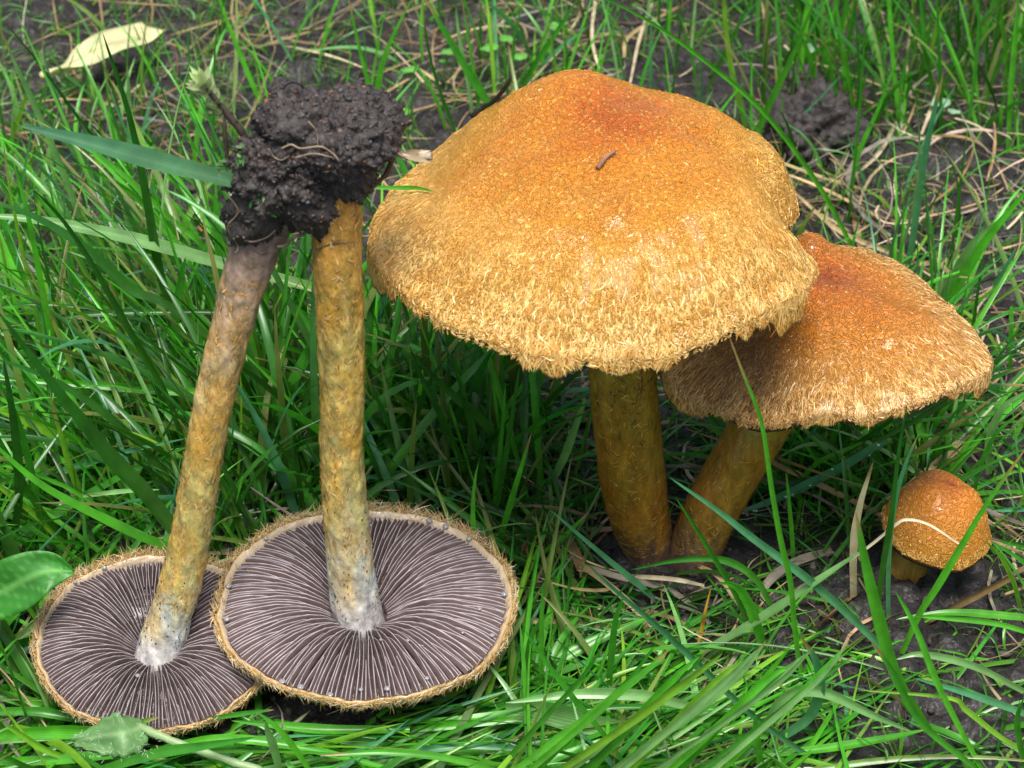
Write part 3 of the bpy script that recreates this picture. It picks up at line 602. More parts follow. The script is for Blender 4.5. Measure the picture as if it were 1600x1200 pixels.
# dry bract poking out of the clump
OT = at_y(622, 240, -2.3)
tw = thing('dry_stalk', OT, 'frayed dry plant stalk poking from the soil lump towards the big cap', 'stalk')
thread('stalk', [at_y(612, 238, -2.3), at_y(628, 241, -2.35), at_y(650, 246, -2.4), at_y(674, 243, -2.45)], .075, (.34, .27, .19), tw, OT, 9, taper=False)
specs = [tiny_leaf(at_y(632, 242, -2.4), np.array(d), L_, .06, .15)[:4] + (np.array(c),) for d, L_, c in [((1, -.1, -.05), .5, (.42, .34, .24)), ((.9, 0, .35), .35, (.3, .22, .14)), ((-.6, 0, .6), .28, (.3, .22, .15)), ((1, .2, .1), .45, (.5, .42, .32)), ((.9, -.3, -.1), .52, (.36, .28, .18))]]
leafset('bract', specs, M['litter'], tw, OT)

# ---- leaves and scraps
def leaf(name, spine, hw, cols, label, cat, across=11, cup=.15, serr=0., nserr=9, group=None, veins=True, sidev=None, n=34, thick=.015, mt='leaf', wav=.04, solid=True):
    P = spline(spine, n); t = np.linspace(0, 1, n); T = norm(np.gradient(P, axis=0)); sv = np.array(sidev if sidev is not None else (0, 0, 1.)); S = norm(np.cross(T, sv)); N = np.cross(S, T)
    wl = np.interp(t, np.linspace(0, 1, len(hw)), hw); wl = np.convolve(np.pad(wl, 2, mode='edge'), np.ones(5) / 5, 'valid'); wl[-1] = .004
    wl = wl * (1 + serr * (((t * nserr) % 1) - .5)); u = np.linspace(-1, 1, across)
    X = P[:, None] + S[:, None] * (wl[:, None] * u)[..., None] + N[:, None] * (np.abs(u)[None] * wl[:, None] * cup + wav * vnoise(np.stack([t[:, None] * 5 + 0 * u, u[None] * 2 + 0 * t[:, None], 0 * t[:, None] * u], -1), 2.))[..., None]
    cA = np.array(cols[0]); cB = np.array(cols[1]); v = np.exp(-(u / .07)**2)[None] + .6 * np.exp(-((((t[:, None] * 7 - np.abs(u) * 2.2) % 1) - .5) / .09)**2)
    C = cA + (cB - cA) * np.clip(v, 0, 1)[..., None] * (1 if veins else 0); C = C * (1 + .12 * vnoise(X * 2, 6.))[..., None]
    base = P[0]; o = mesh(name, X, grid_quads(n, across), M[mt], None, C, base); place(o, base); tag(o, label, cat, group)
    if solid: md = o.modifiers.new('thickness', 'SOLIDIFY'); md.thickness = thick * CM; md.offset = 0
    return o
zs = lambda pts: [at_z(x, y, z) for x, y, z in pts]
leaf('fallen_leaf', zs([(240, 48, .7), (180, 68, .9), (120, 96, .8), (62, 118, .5)]), [.45, .72, .66, .46, .3, .05], [(.70, .66, .38), (.62, .54, .28)], 'pale yellow fallen leaf lying on the soil behind the grass', 'leaf', cup=.12, wav=.12)
leaf('green_leaf', [at_y(-45, 950, -3.7), at_y(20, 915, -3.75), at_y(70, 893, -3.7), at_y(116, 893, -3.6)], [.42, .50, .52, .44, .3, .04], [(.035, .22, .02), (.15, .42, .09)], 'smooth oval green leaf leaning over the smaller gill disc', 'leaf', cup=.2, sidev=(.1, -.75, .65), wav=.05)
hl = leaf('hairy_leaf', zs([(226, 1134, 1.0), (196, 1145, 1.15), (160, 1150, 1.05), (112, 1158, .8)]), [.12, .38, .42, .40, .34, .2, .06], [(.13, .28, .09), (.22, .38, .16)], 'pale hairy toothed leaf on a stalk below the smaller gill disc', 'leaf', serr=.22, nserr=7, cup=-.15, sidev=(0, -.6, .8), wav=.08)
PB = np.array(hl.location) / CM
thread('petiole', [p_ - PB for p_ in zs([(215, 1133, 1.05), (250, 1150, 1.05), (297, 1168, .95), (350, 1186, .9), (408, 1204, .8)])], .075, (.30, .42, .20), hl, (0, 0, 0), 10, taper=False, mt='leaf')
specs = []
for i in range(260):
    t = random.random(); b = spline(zs([(215, 1133, 1.08), (250, 1150, 1.08), (297, 1168, .98), (408, 1204, .83)]), 50)[int(t * 49)] if i < 90 else at_z(random.uniform(115, 268), random.choice([1120, 1176, 1150, 1170]) + random.gauss(0, 6), 1.1)
    specs.append(tiny_leaf(b - PB, (random.gauss(0, .7), random.gauss(-.3, .5), random.gauss(.3, .6)), random.uniform(.06, .13), .004, .2)[:4] + (np.array((.5, .58, .45)),))
leafset('leaf_hairs', specs, M['leaf'], hl, (0, 0, 0), 'stuff')
leaf('leaf_scrap', zs([(312, 360, 1.6), (326, 350, 1.7), (338, 344, 1.6)]), [.1, .14, .1], [(.42, .14, .05), (.5, .2, .08)], 'small rust orange leaf scrap in the turf by the slanting stem', 'leaf', n=12, across=5)
for i, (px, py, s) in enumerate([(765, 76, .30), (792, 62, .26), (812, 90, .24), (868, 42, .24), (640, 110, .30), (700, 82, .2), (695, 97, .18), (1258, 78, .34), (1470, 162, .28), (630, 175, .22), (400, 240, .25), (1490, 175, .2)]):
    b = at_z(px, py, random.uniform(.5, 1.1)); a = random.uniform(0, 6.28); d = np.array([math.cos(a), math.sin(a) * .6, .15])
    c = [(.12, .38, .05), (.16, .42, .09)] if i not in (7, 8, 11) else [(.3, .48, .30), (.36, .5, .36)]
    o = leaf('seedling_leaf', [b - d * s, b, b + d * s], [s * .5, s * .9, s * .85, s * .4], c, 'small rounded seedling leaf on the bare soil behind the caps' if i not in (7, 8, 11) else 'small pale rounded leaf on the soil behind the caps', 'leaf', n=12, across=7, group='seedling leaves', wav=.03)
    f = [b - np.array([0, 0, .05]), b - np.array([.05, 0, .4]), np.array([b[0] - .1, b[1] + .1, -.3])]
    thread('leaf_stalk', [q - (b - d * s) for q in f], .022, (.14, .3, .06), o, (0, 0, 0), 6, 10, mt='leaf')
# needle, blade scrap and dark bristle lying on the big cap
def on_cap(cap, th_deg, t, lift=.05):
    P, T, B, N = cap.frame(np.array([R(th_deg)]), np.array([t])); return P[0] + N[0] * lift
def cap_at(px, py, cap=cap1, lift=.05):
    th, t = np.meshgrid(np.linspace(-np.pi, np.pi, 361), np.linspace(.02, 1.03, 160)); P = cap(th, t); d = P - CAM; wv = d @ FW
    q = np.hypot(800 + FPX * (d @ RT) / wv - px, 600 - FPX * (d @ UP) / wv - py) + .6 * (wv - 40); k = np.unravel_index(q.argmin(), q.shape); Pn = cap.frame(th[k][None], t[k][None]); return Pn[0][0] + Pn[3][0] * lift
nb = cap_at(934, 266); o = thread('dry_needle', [cap_at(934, 266) - nb, cap_at(946, 252, lift=.09) - nb, cap_at(961, 241, lift=.07) - nb], .045, (.33, .17, .10), None, (0, 0, 0), 8, 14, mt='litter'); place(o, nb)
tag(o, 'tiny curled brown needle lying on top of the largest cap', 'needle')
nb = cap_at(742, 180); o = thread('dark_bristle', [q - nb for q in (cap_at(738, 184), cap_at(757, 168, lift=.06), cap_at(771, 160, lift=.06), cap_at(786, 150, lift=.12), cap_at(796, 142, lift=.14) + np.array([.05, 0, .15]), cap_at(797, 140, lift=.2) + np.array([.06, 0, .3]))], .05, (.02, .017, .015), None, (0, 0, 0), 8, 24); place(o, nb)
tag(o, 'thin black twig resting along the far shoulder of the largest cap', 'twig')

# ------------------------------------------------------------------ grass
G = dict(dark=(.014, .13, .012), mid=(.034, .25, .017), bright=(.075, .40, .022), lime=(.19, .45, .03), pale=(.20, .43, .14), teal=(.07, .30, .13),
         straw=(.40, .29, .15), brown=(.20, .115, .055), cream=(.58, .48, .32), grey=(.26, .22, .18))
def keep_clear(P):
    """True where a blade would run through a mushroom or stand in the trodden strip before them"""
    x, y, z = P[..., 0], P[..., 1], P[..., 2]
    b = ((x + 1)**2 / 21 + (y - .2)**2 / 20 < 1) & (z > 7.0) & (z < 10.3)
    b |= ((x - 3.75)**2 / 11.5 + (y - .2)**2 / 10 < 1) & (z > 4.1) & (z < 7)
    b |= (np.hypot(x + .2, y) < .8) & (z < 8)
    b |= (np.hypot(x - 1.1 - z * .36, y) < .75) & (z < 5)
    b |= (np.hypot(x - 5.75, y + .5) < 1.2) & (z < 2.7)
    rr = np.hypot(x + 5.36, y + 3.0); b |= ((rr < 2.95) & (z > .95) | (rr < 2.2) & (z > .2)) & (z < 11.5)
    rr = np.hypot(x + 9.33, y + 3.8); b |= ((rr < 2.35) & (z > .6) | (rr < 1.7) & (z > .15)) & (z < 9)
    b |= (x > -11.6) & (x < -2.3) & (y < -1.4) & (z > 1.15)
    b |= (x > -9.6) & (x < -4) & (y < -1.2) & (z > .8) & (y > -5.5)
    b |= (x > -5.6) & (x < 7.4) & (y < -1.5) & (z > 2.2)
    b |= (x > -1.3) & (x < 3.6) & (y < .6) & (z > .75)
    b |= (x > 4.3) & (x < 7.3) & (y < 0) & (z > .55)
    b |= (y < -5.5) & (z > 1.5)
    b |= (y < -12) | (z > 11)
    return b.any(-1)
def grow(n, xr, yr, L, wd, tilt, curv, az, cols, seg=10, dens=None, base_z=0., fold=.3, wig=.3, minz=.04):
    x = U(*xr, n); y = U(*yr, n)
    if dens is not None:
        k = rng.random(n) < dens(x, y); x, y = x[k], y[k]; n = len(x)
    ln = np.clip(rng.normal(L[0], L[1], n), L[0] * .35, L[0] * 2); a0 = np.radians(rng.normal(tilt[0], tilt[1], n)); cv = np.radians(rng.normal(curv[0], curv[1], n))
    ph = np.radians(rng.normal(az[0], az[1], n)); wg = rng.normal(0, wig, n); s = np.linspace(0, 1, seg)
    A = np.minimum(a0[:, None] + cv[:, None] * s**1.4, R(150)); PH = ph[:, None] + wg[:, None] * s
    d = np.stack([np.sin(A) * np.cos(PH), np.sin(A) * np.sin(PH), np.cos(A)], -1)
    P = np.zeros((n, seg, 3)); P[:, 0] = np.stack([x, y, ground_h(x, y) - .05 + base_z * rng.random(n)], -1)
    st = (ln / (seg - 1))[:, None]
    for i in range(1, seg):
        P[:, i] = P[:, i - 1] + d[:, i - 1] * st
        g = ground_h(P[:, i, 0], P[:, i, 1]) + minz + .12 * ((np.arange(n) * 37 % 11) / 11.) * (i > 1); P[:, i, 2] = np.maximum(P[:, i, 2], g)
    ok = ~keep_clear(P); P = P[ok]; PH = PH[ok]; n = len(P)
    tan = norm(np.gradient(P, axis=1)); tw = rng.normal(0, .7, n)[:, None] + rng.normal(0, .5, n)[:, None] * s
    S0 = norm(np.stack([-np.sin(PH), np.cos(PH), 0 * PH], -1)); N0 = norm(np.cross(S0, tan)); S = S0 * np.cos(tw)[..., None] + N0 * np.sin(tw)[..., None]; S = norm(S - tan * (S * tan).sum(-1, keepdims=True))
    W_ = (U(*wd, n) / 2)[:, None] * np.clip(np.minimum((.65 + .8 * s), (1 - s)**.6 * 1.25), 0, 1)[None]
    nm = list(cols); pr = np.array([cols[k] for k in nm], float); c = np.array([G[k] for k in nm])[rng.choice(len(nm), n, p=pr / pr.sum())] * U(.7, 1.3, (n, 1)) * (1 + rng.normal(0, .06, (n, 3)))
    base = c * .8 + np.array([.06, .05, .01]) * .6
    dry = rng.random((n, 1)) < .16; c = np.where(dry, c * .35 + np.array([.30, .22, .08]) * .65, c)
    return P, W_, S, np.cross(S, tan), base, np.clip(c, 0, .8)
def merge(name, sets, label, cat, mt='grass', across=3, fold=.3):
    Vs, Qs, Cs, off = [], [], [], 0
    for s_ in sets:
        V, Q, C = ribbons(*s_[:4], across, fold, s_[4], s_[5]); Vs.append(V); Qs.append(Q + off); Cs.append(C); off += len(V)
    return tag(mesh(name, np.vstack(Vs), np.vstack(Qs), M[mt], None, np.vstack(Cs)), label, cat, kind='stuff')
def patchy(sc, lo, seed): return lambda x, y: np.clip(.5 + 1.1 * vnoise(np.stack([x * sc, y * sc, 0 * x], -1), seed) - lo, 0.03, 1)
GREEN = dict(dark=2, mid=4, bright=4, lime=.8, pale=1.2, teal=1); DK = dict(dark=4, mid=4, bright=1.4, teal=.8); BR = dict(mid=3, bright=4, lime=.9, pale=1.4, teal=1)
left = [grow(640, (-22, -7.6), (-.6, 9), (6, 1.6), (.07, .22), (32, 16), (45, 25), (165, 45), GREEN, 12),
        grow(800, (-20, -8), (-1.5, 9), (4, 1.3), (.06, .18), (40, 18), (50, 30), (180, 80), GREEN, 10),
        grow(450, (-22, -11.2), (-6, 0), (5.5, 1.6), (.14, .30), (45, 15), (50, 20), (170, 60), DK | dict(bright=1.5), 11),
        grow(260, (-8.5, -1.8), (.6, 5.5), (5.4, 1.4), (.14, .28), (24, 14), (35, 25), (110, 80), DK, 11),
        grow(500, (-9, -1.0), (-.6, 5.5), (3.2, 1.0), (.08, .18), (50, 20), (50, 30), (90, 120), DK | dict(bright=1.2, pale=.8), 9)]
merge('turf_grass', left, 'dense dark green grass filling the ground behind the upturned mushrooms', 'grass')
back = [grow(2500, (-26, 22), (7, 32), (2.6, 1.0), (.05, .12), (16, 12), (30, 25), (90, 180), BR | dict(dark=1), 8, patchy(.16, .12, 4.)),
        grow(260, (-24, 20), (7, 30), (3.6, 1.0), (.09, .18), (22, 12), (35, 25), (60, 120), BR | dict(dark=2), 9, patchy(.2, .0, 8.)),
        grow(1700, (4, 26), (16.5, 36), (3.8, 1.4), (.07, .17), (15, 12), (30, 25), (90, 180), dict(dark=3, mid=4, bright=2), 8),
        grow(260, (-24, -8), (8, 18), (3.0, 1.0), (.07, .16), (24, 14), (40, 25), (130, 90), BR | dict(dark=1), 9),
        grow(5200, (-70, 70), (30, 120), (5, 1.4), (.1, .22), (18, 14), (35, 25), (90, 180), GREEN, 7)]
merge('lawn_grass', back, 'thin blurred grass shoots rising from the soil behind the caps', 'grass')
right = [grow(520, (2.4, 15), (1.2, 9.5), (3.6, 1.2), (.07, .17), (38, 20), (55, 30), (60, 120), BR | dict(dark=2), 10, patchy(.35, -.2, 12.)),
         grow(280, (2.0, 6.5), (1.4, 5.0), (4.0, 1.1), (.10, .20), (30, 18), (45, 25), (60, 110), dict(dark=2, mid=3, bright=2), 10),
         grow(360, (3.5, 15), (-5.5, 1.5), (3.2, 1.0), (.07, .16), (55, 18), (45, 25), (60, 120), BR | dict(dark=1.5), 10, patchy(.4, -.1, 14.)),
         grow(420, (-2.5, 5), (-3.6, 3.2), (2.4, .8), (.05, .12), (66, 14), (30, 20), (60, 140), dict(dark=3, mid=3, bright=1, pale=.6), 9)]
merge('side_grass', right, 'curling grass between the leaning mushroom and the small button', 'grass')
front = [grow(300, (-11, -1.8), (-6.4, -4.6), (3.0, .8), (.08, .2), (78, 8), (10, 8), (10, 60), BR, 9, minz=.06),
         grow(260, (-10, -1.8), (-8, -5.4), (4.2, 1.1), (.10, .24), (80, 6), (8, 6), (10, 40), BR, 10, minz=.1),
         grow(480, (-17, -1.5), (-10, -5.2), (5.2, 1.4), (.08, .22), (74, 8), (14, 8), (10, 35), BR, 11, minz=.1),
         grow(420, (-15, -9), (-8.5, -3), (5, 1.4), (.08, .22), (72, 9), (14, 8), (20, 60), BR, 11, minz=.1),
         grow(330, (-3.2, 2.6), (-8.2, -3.6), (4.4, 1.3), (.05, .17), (66, 12), (24, 14), (42, 30), dict(mid=2, bright=5, lime=2, pale=1.5), 11, minz=.1),
         grow(600, (-4, 9), (-9, -3), (3.8, 1.3), (.05, .16), (66, 14), (26, 18), (60, 110), BR | dict(dark=1), 10),
         grow(300, (-3.5, 0), (-4.5, 1), (3, 1), (.08, .16), (60, 18), (35, 20), (90, 120), DK | dict(bright=1), 9)]
merge('flattened_grass', front, 'flattened light green grass lying along the near edge', 'grass')
# straw and thatch
def straw(n, xr, yr, L, wd, seed, cols=dict(straw=3, brown=2, cream=1.6, grey=2)):
    s_ = grow(n, xr, yr, L, wd, (80, 12), (10, 25), (0, 180), cols, 8, patchy(.3, -.05, seed), .5, wig=1.2)
    return s_[:4] + (s_[5] * .9, s_[5])
merge('dead_grass_litter', [straw(3000, (-22, 18), (5, 32), (2.6, 1.1), (.03, .10), 21.), straw(900, (-4, 14), (-6, 8), (2.2, 1.0), (.03, .10), 22.), straw(500, (-22, -4), (-8, 7), (2.4, 1), (.03, .12), 23.), straw(160, (-2, 14), (-6, 14), (4, 1), (.10, .2), 27.), straw(240, (-2, 4), (-2, 1.5), (1.8, .8), (.03, .12), 29.),
      straw(900, (-22, 18), (6, 26), (1.2, .5), (.02, .05), 28.)], 'bleached and brown dead grass strewn over the soil', 'dead grass', 'litter', 3, .4)
# low mossy growth
def lowgreen(n, xr, yr, seed, dn): return grow(n, xr, yr, (1.0, .4), (.03, .07), (55, 25), (60, 60), (0, 180), dict(mid=3, bright=3, pale=2, lime=1), 6, patchy(.45, dn, seed), wig=1.6)
merge('moss_cover', [lowgreen(9000, (-22, 18), (5, 30), 31., -.1), lowgreen(1500, (-5, 14), (-5, 6), 33., .0), lowgreen(1200, (-20, -4), (-7, 6), 35., .1)], 'fine mossy green growth creeping over the soil', 'moss')
# loose crumbs of earth
n = 9000; cx = U(-22, 18, n); cy = U(-9, 30, n); crumbs('soil_crumbs', np.stack([cx, cy, ground_h(cx, cy) + .07], -1), .02, .13, DIRT, M['stone'], None, (0, 0, 0), 5)
tag(bpy.data.objects['soil_crumbs'], 'small loose crumbs of dark earth over the ground', 'soil crumbs')
for (px, py, s, lab) in [(160, 532, .34, 'dark clod of earth caught in the turf beside the slanting stem'), (268, 535, .28, 'small wet clod of earth close behind the slanting stem'), (1272, 190, 1.15, 'big dark clod of earth behind the largest cap'), (1255, 130, .7, 'grey clod of earth topping the big clod behind the largest cap')]:
    b = at_z(px, py + 10, s * .4); V, F = radial_lump(b, [(b, (s, s * .9, s * .9)), (b + np.array([s * .4, .1, -.2 * s]), (s * .7, s * .7, s * .7))], 4 if s < .5 else 5, .22 * s, px, 2.2 / max(s, .4))
    o = mesh('soil_clod', V, F, M['clump'], None, None, b); place(o, b); tag(o, lab, 'soil clod')

# blades that stand out one by one: (zone, colour, width px, lean of the tip in y, height of the base, path base -> tip in photo px)
ZN = dict(L='in turf beside the slanting stem', B='behind soil lump and caps', R='by the leaning mushroom', F='before the standing mushrooms', M='between upturned and standing mushrooms', T='beside the small button', K='in bright tuft before standing stems', U='below the upturned gill discs')
HB = [
 ('L', 'dark', 17, -.5, 0, [(285, 640), (265, 480), (249, 418), (225, 280), (200, 170), (160, 50)]),
 ('L', 'pale', 24, -.6, 3.2, [(500, 452), (350, 413), (200, 372), (60, 345), (-40, 336)]),
 ('L', 'dark', 22, -.8, 2.0, [(400, 590), (265, 482), (205, 455), (140, 395), (60, 343), (-40, 305)]),
 ('L', 'dark', 13, -1, 1.0, [(300, 730), (262, 620), (200, 510), (150, 420), (100, 345), (52, 295)]),
 ('L', 'dark', 30, -1.2, 1.2, [(320, 880), (270, 828), (223, 770), (170, 715), (131, 665), (79, 600), (-10, 478)]),
 ('L', 'bright', 17, -.8, .8, [(330, 875), (265, 857), (170, 815), (60, 755), (-30, 675)]),
 ('L', 'lime', 14, -.4, .6, [(140, 830), (125, 770), (110, 725), (95, 675), (78, 612)]),
 ('L', 'bright', 16, -.5, 2.2, [(330, 612), (270, 611), (130, 600), (-20, 590)]),
 ('L', 'lime', 9, -.4, .5, [(90, 640), (75, 575), (55, 480), (35, 390), (15, 290), (5, 220)]),
 ('L', 'bright', 12, -.5, .5, [(105, 680), (95, 600), (70, 470), (45, 340), (20, 250)]),
 ('L', 'dark', 10, -.3, .3, [(125, 640), (110, 560), (85, 470), (68, 390), (52, 300)]),
 ('L', 'pale', 15, -.6, .5, [(180, 480), (130, 350), (97, 262), (52, 157), (31, 113), (-6, 30)]),
 ('L', 'dark', 11, -.5, .3, [(240, 330), (200, 270), (145, 210), (110, 165), (55, 90), (3, 30)]),
 ('L', 'teal', 8, -.2, .2, [(130, 260), (105, 195), (85, 140), (70, 90), (65, 38)]),
 ('L', 'mid', 8, -.3, .2, [(240, 420), (215, 320), (190, 220), (168, 145), (170, 103)]),
 ('L', 'teal', 7, -.2, .2, [(260, 360), (230, 280), (190, 190), (165, 120)]),
 ('L', 'pale', 11, -.2, .3, [(205, 300), (203, 220), (202, 160), (199, 100)]),
 ('L', 'dark', 12, -.4, 2.6, [(345, 488), (270, 487), (150, 490), (70, 500), (10, 510)]),
 ('L', 'mid', 16, -.2, 1.0, [(270, 600), (275, 500), (283, 440), (290, 402)]),
 ('L', 'bright', 18, -.2, .8, [(350, 500), (345, 410), (340, 360), (334, 305)]),
 ('L', 'bright', 12, -.8, 1.5, [(360, 420), (270, 345), (200, 280), (140, 235), (95, 215)]),
 ('L', 'bright', 14, -.8, 1.0, [(340, 470), (290, 380), (240, 330), (190, 290), (110, 250)]),
 ('L', 'mid', 12, -.8, .8, [(150, 700), (110, 640), (60, 610), (10, 560), (-30, 510)]),
 ('L', 'mid', 14, -1, .8, [(100, 840), (60, 790), (20, 720), (-20, 650)]),
 ('L', 'lime', 10, -.6, .6, [(110, 860), (50, 800), (0, 760), (-30, 730)]),
 ('L', 'dark', 14, -.8, 1.0, [(300, 780), (240, 720), (180, 660), (110, 610), (50, 580), (-10, 560)]),
 ('L', 'dark', 12, -.6, 1.0, [(285, 690), (250, 620), (225, 560), (195, 500), (165, 430)]),
 ('L', 'teal', 9, -.6, 1.0, [(270, 620), (240, 560), (190, 525), (140, 500), (120, 498)]),
 ('L', 'lime', 20, -1.0, .4, [(200, 745), (150, 712), (80, 675), (0, 638), (-30, 625)]),
 ('L', 'pale', 9, -.3, 1.0, [(60, 745), (100, 738), (150, 722), (148, 718)]),
 ('L', 'teal', 10, -.4, 1.5, [(50, 745), (130, 725), (200, 705), (290, 685)]),
 ('L', 'pale', 8, -.2, 2.0, [(130, 775), (190, 768), (250, 765)]),
 ('L', 'dark', 15, -1.2, .6, [(20, 860), (30, 760), (20, 650), (5, 560)]),
 ('L', 'mid', 13, -1.0, .6, [(70, 860), (55, 760), (30, 660), (-5, 590)]),
 ('B', 'mid', 8, -.2, 0, [(333, 330), (334, 250), (335, 150), (338, 60), (352, -10)]),
 ('B', 'bright', 9, -.3, 0, [(600, 260), (577, 140), (560, 70), (541, -20)]),
 ('B', 'bright', 17, -.5, 0, [(585, 235), (592, 135), (612, 65), (655, -20)]),
 ('B', 'dark', 8, -.3, 0, [(730, 260), (710, 205), (690, 150), (670, 80), (658, -10)]),
 ('B', 'mid', 20, -.4, 0, [(800, 240), (760, 160), (735, 120), (700, 60), (660, -10)]),
 ('B', 'bright', 8, -.3, 0, [(760, 240), (748, 165), (735, 80), (720, -10)]),
 ('B', 'pale', 9, 0, 0, [(742, 200), (730, 120), (718, 60), (712, 10)]),
 ('B', 'mid', 13, -.4, 0, [(795, 190), (815, 125), (850, 60), (885, -15)]),
 ('B', 'mid', 12, -.4, 0, [(805, 190), (825, 120), (870, 50), (905, -5)]),
 ('B', 'mid', 7, -.2, 0, [(795, 150), (800, 110), (805, 50), (822, -10)]),
 ('B', 'dark', 6, -.2, 0, [(1045, 200), (1055, 110), (1062, 50), (1068, -10)]),
 ('B', 'teal', 8, -.3, 0, [(1018, 170), (1016, 90), (1018, 20)]),
 ('B', 'teal', 11, 0, 0, [(830, 130), (865, 85), (920, 40)]),
 ('B', 'bright', 10, -1, 0, [(1350, 430), (1333, 390), (1281, 292), (1194, 175), (1080, 78), (992, 20), (930, -8)]),
 ('B', 'bright', 17, -.5, 0, [(1165, 250), (1200, 165), (1240, 80), (1280, -20)]),
 ('B', 'teal', 8, -.2, 0, [(1195, 245), (1225, 210), (1265, 170), (1316, 117)]),
 ('R', 'bright', 10, -.3, 0, [(1325, 330), (1340, 247), (1375, 165), (1405, 82)]),
 ('R', 'mid', 7, -.2, 0, [(1325, 350), (1335, 250), (1345, 140), (1352, 32)]),
 ('R', 'teal', 14, -.4, 0, [(1412, 450), (1425, 380), (1440, 270), (1458, 180), (1474, 113)]),
 ('R', 'mid', 11, -.2, 0, [(1462, 170), (1450, 100), (1440, 20), (1438, -20)]),
 ('R', 'mid', 9, -.2, 0, [(1510, 220), (1520, 140), (1528, 60), (1530, -10)]),
 ('R', 'dark', 9, -.2, 0, [(1480, 430), (1492, 350), (1503, 260), (1512, 200)]),
 ('R', 'bright', 12, -.2, 0, [(1575, 240), (1580, 140), (1588, 40), (1592, -10)]),
 ('R', 'bright', 20, -.8, 0, [(1465, 505), (1500, 440), (1545, 370), (1620, 280)]),
 ('R', 'pale', 18, -.8, 0, [(1455, 500), (1490, 430), (1530, 370), (1610, 320)]),
 ('R', 'teal', 9, -.3, 0, [(1528, 520), (1548, 460), (1575, 410), (1591, 380)]),
 ('R', 'dark', 15, -.6, 2.6, [(1395, 662), (1440, 640), (1500, 612), (1550, 604), (1620, 602)]),
 ('R', 'dark', 10, -.6, 2.2, [(1370, 690), (1450, 645), (1530, 600), (1620, 565)]),
 ('R', 'mid', 10, -.3, .5, [(1380, 660), (1440, 680), (1490, 720), (1505, 745)]),
 ('R', 'pale', 14, -.4, .4, [(1545, 740), (1545, 690), (1565, 640), (1605, 610)]),
 ('R', 'mid', 8, -.2, .2, [(1520, 790), (1528, 740), (1555, 680), (1600, 640)]),
 ('R', 'teal', 26, -.6, 2.0, [(1385, 690), (1300, 742), (1200, 788), (1130, 808)]),
 ('R', 'bright', 9, -.4, 0, [(1230, 790), (1270, 730), (1330, 700), (1350, 690)]),
 ('R', 'pale', 9, -.3, .6, [(1330, 740), (1300, 700), (1260, 695), (1215, 715)]),
 ('R', 'bright', 9, -.1, 0, [(1272, 1080), (1252, 1050), (1242, 985), (1235, 910), (1220, 845), (1205, 760), (1190, 660), (1160, 580), (1138, 522)]),
 ('R', 'bright', 8, -.2, 0, [(1240, 900), (1238, 850), (1232, 780), (1228, 738)]),
 ('R', 'teal', 13, -.3, 0, [(1410, 1045), (1370, 1003), (1275, 915), (1175, 840), (1120, 797), (1046, 746)]),
 ('R', 'mid', 9, -.4, 0, [(1180, 1000), (1150, 930), (1100, 845), (1055, 776)]),
 ('T', 'bright', 19, -.3, 0, [(1455, 1150), (1400, 1055), (1370, 955), (1350, 870), (1337, 800)]),
 ('T', 'cream', 13, -.1, 0, [(1334, 960), (1334, 857), (1343, 792), (1365, 719)]),
 ('T', 'dark', 11, -.1, 0, [(1365, 1000), (1377, 900), (1386, 843), (1393, 795), (1405, 696), (1418, 628)]),
 ('T', 'teal', 9, -.1, 0, [(1388, 990), (1388, 880), (1396, 795), (1413, 730), (1434, 680)]),
 ('T', 'bright', 12, 0, 0, [(1400, 1040), (1436, 960), (1463, 918), (1505, 848), (1543, 785), (1610, 690)]),
 ('T', 'lime', 10, -.3, .2, [(1595, 950), (1585, 910), (1565, 870), (1540, 845)]),
 ('T', 'mid', 9, -.2, .2, [(1640, 860), (1590, 850), (1548, 840)]),
 ('T', 'teal', 10, -.3, .4, [(1640, 790), (1595, 795), (1548, 798)]),
 ('T', 'mid', 9, -.3, .2, [(1640, 920), (1600, 880), (1548, 845)]),
 ('F', 'bright', 14, -.2, .5, [(1650, 970), (1560, 962), (1480, 958), (1400, 968)]),
 ('F', 'bright', 9, -.2, .5, [(1640, 1000), (1560, 975), (1470, 965), (1420, 962)]),
 ('F', 'bright', 10, -.2, 0, [(1540, 1215), (1470, 1080), (1430, 980), (1400, 925)]),
 ('F', 'mid', 11, -.3, .3, [(1530, 1205), (1440, 1130), (1395, 1050), (1360, 1000)]),
 ('F', 'pale', 20, -.3, .3, [(1190, 1150), (1215, 1098), (1255, 1078), (1300, 1085), (1360, 1115), (1430, 1145)]),
 ('F', 'teal', 17, -.3, .3, [(1225, 1150), (1265, 1120), (1282, 1075), (1275, 1030), (1250, 993)]),
 ('F', 'bright', 14, -.1, .3, [(1190, 1180), (1290, 1170), (1380, 1155), (1448, 1140)]),
 ('F', 'teal', 12, -.2, .4, [(1640, 1130), (1560, 1100), (1500, 1080), (1430, 1060)]),
 ('F', 'pale', 12, -.2, .4, [(1600, 1080), (1520, 1040), (1440, 1022), (1400, 1030)]),
 ('F', 'mid', 10, -.2, .3, [(1600, 1200), (1590, 1130), (1600, 1090)]),
 ('F', 'lime', 9, -.2, .4, [(1610, 1180), (1560, 1150), (1510, 1110), (1480, 1090), (1340, 1078)]),
 ('F', 'teal', 12, -.3, 0, [(1290, 1200), (1180, 1120), (1085, 1030), (1025, 975), (960, 920), (917, 880)]),
 ('F', 'teal', 12, -.3, 0, [(1030, 945), (1004, 920), (950, 875), (860, 797)]),
 ('F', 'mid', 10, -.3, 0, [(990, 1215), (940, 1145), (890, 1085), (850, 1030), (820, 985)]),
 ('F', 'bright', 8, -.2, 0, [(845, 1090), (846, 1020), (847, 960), (848, 915)]),
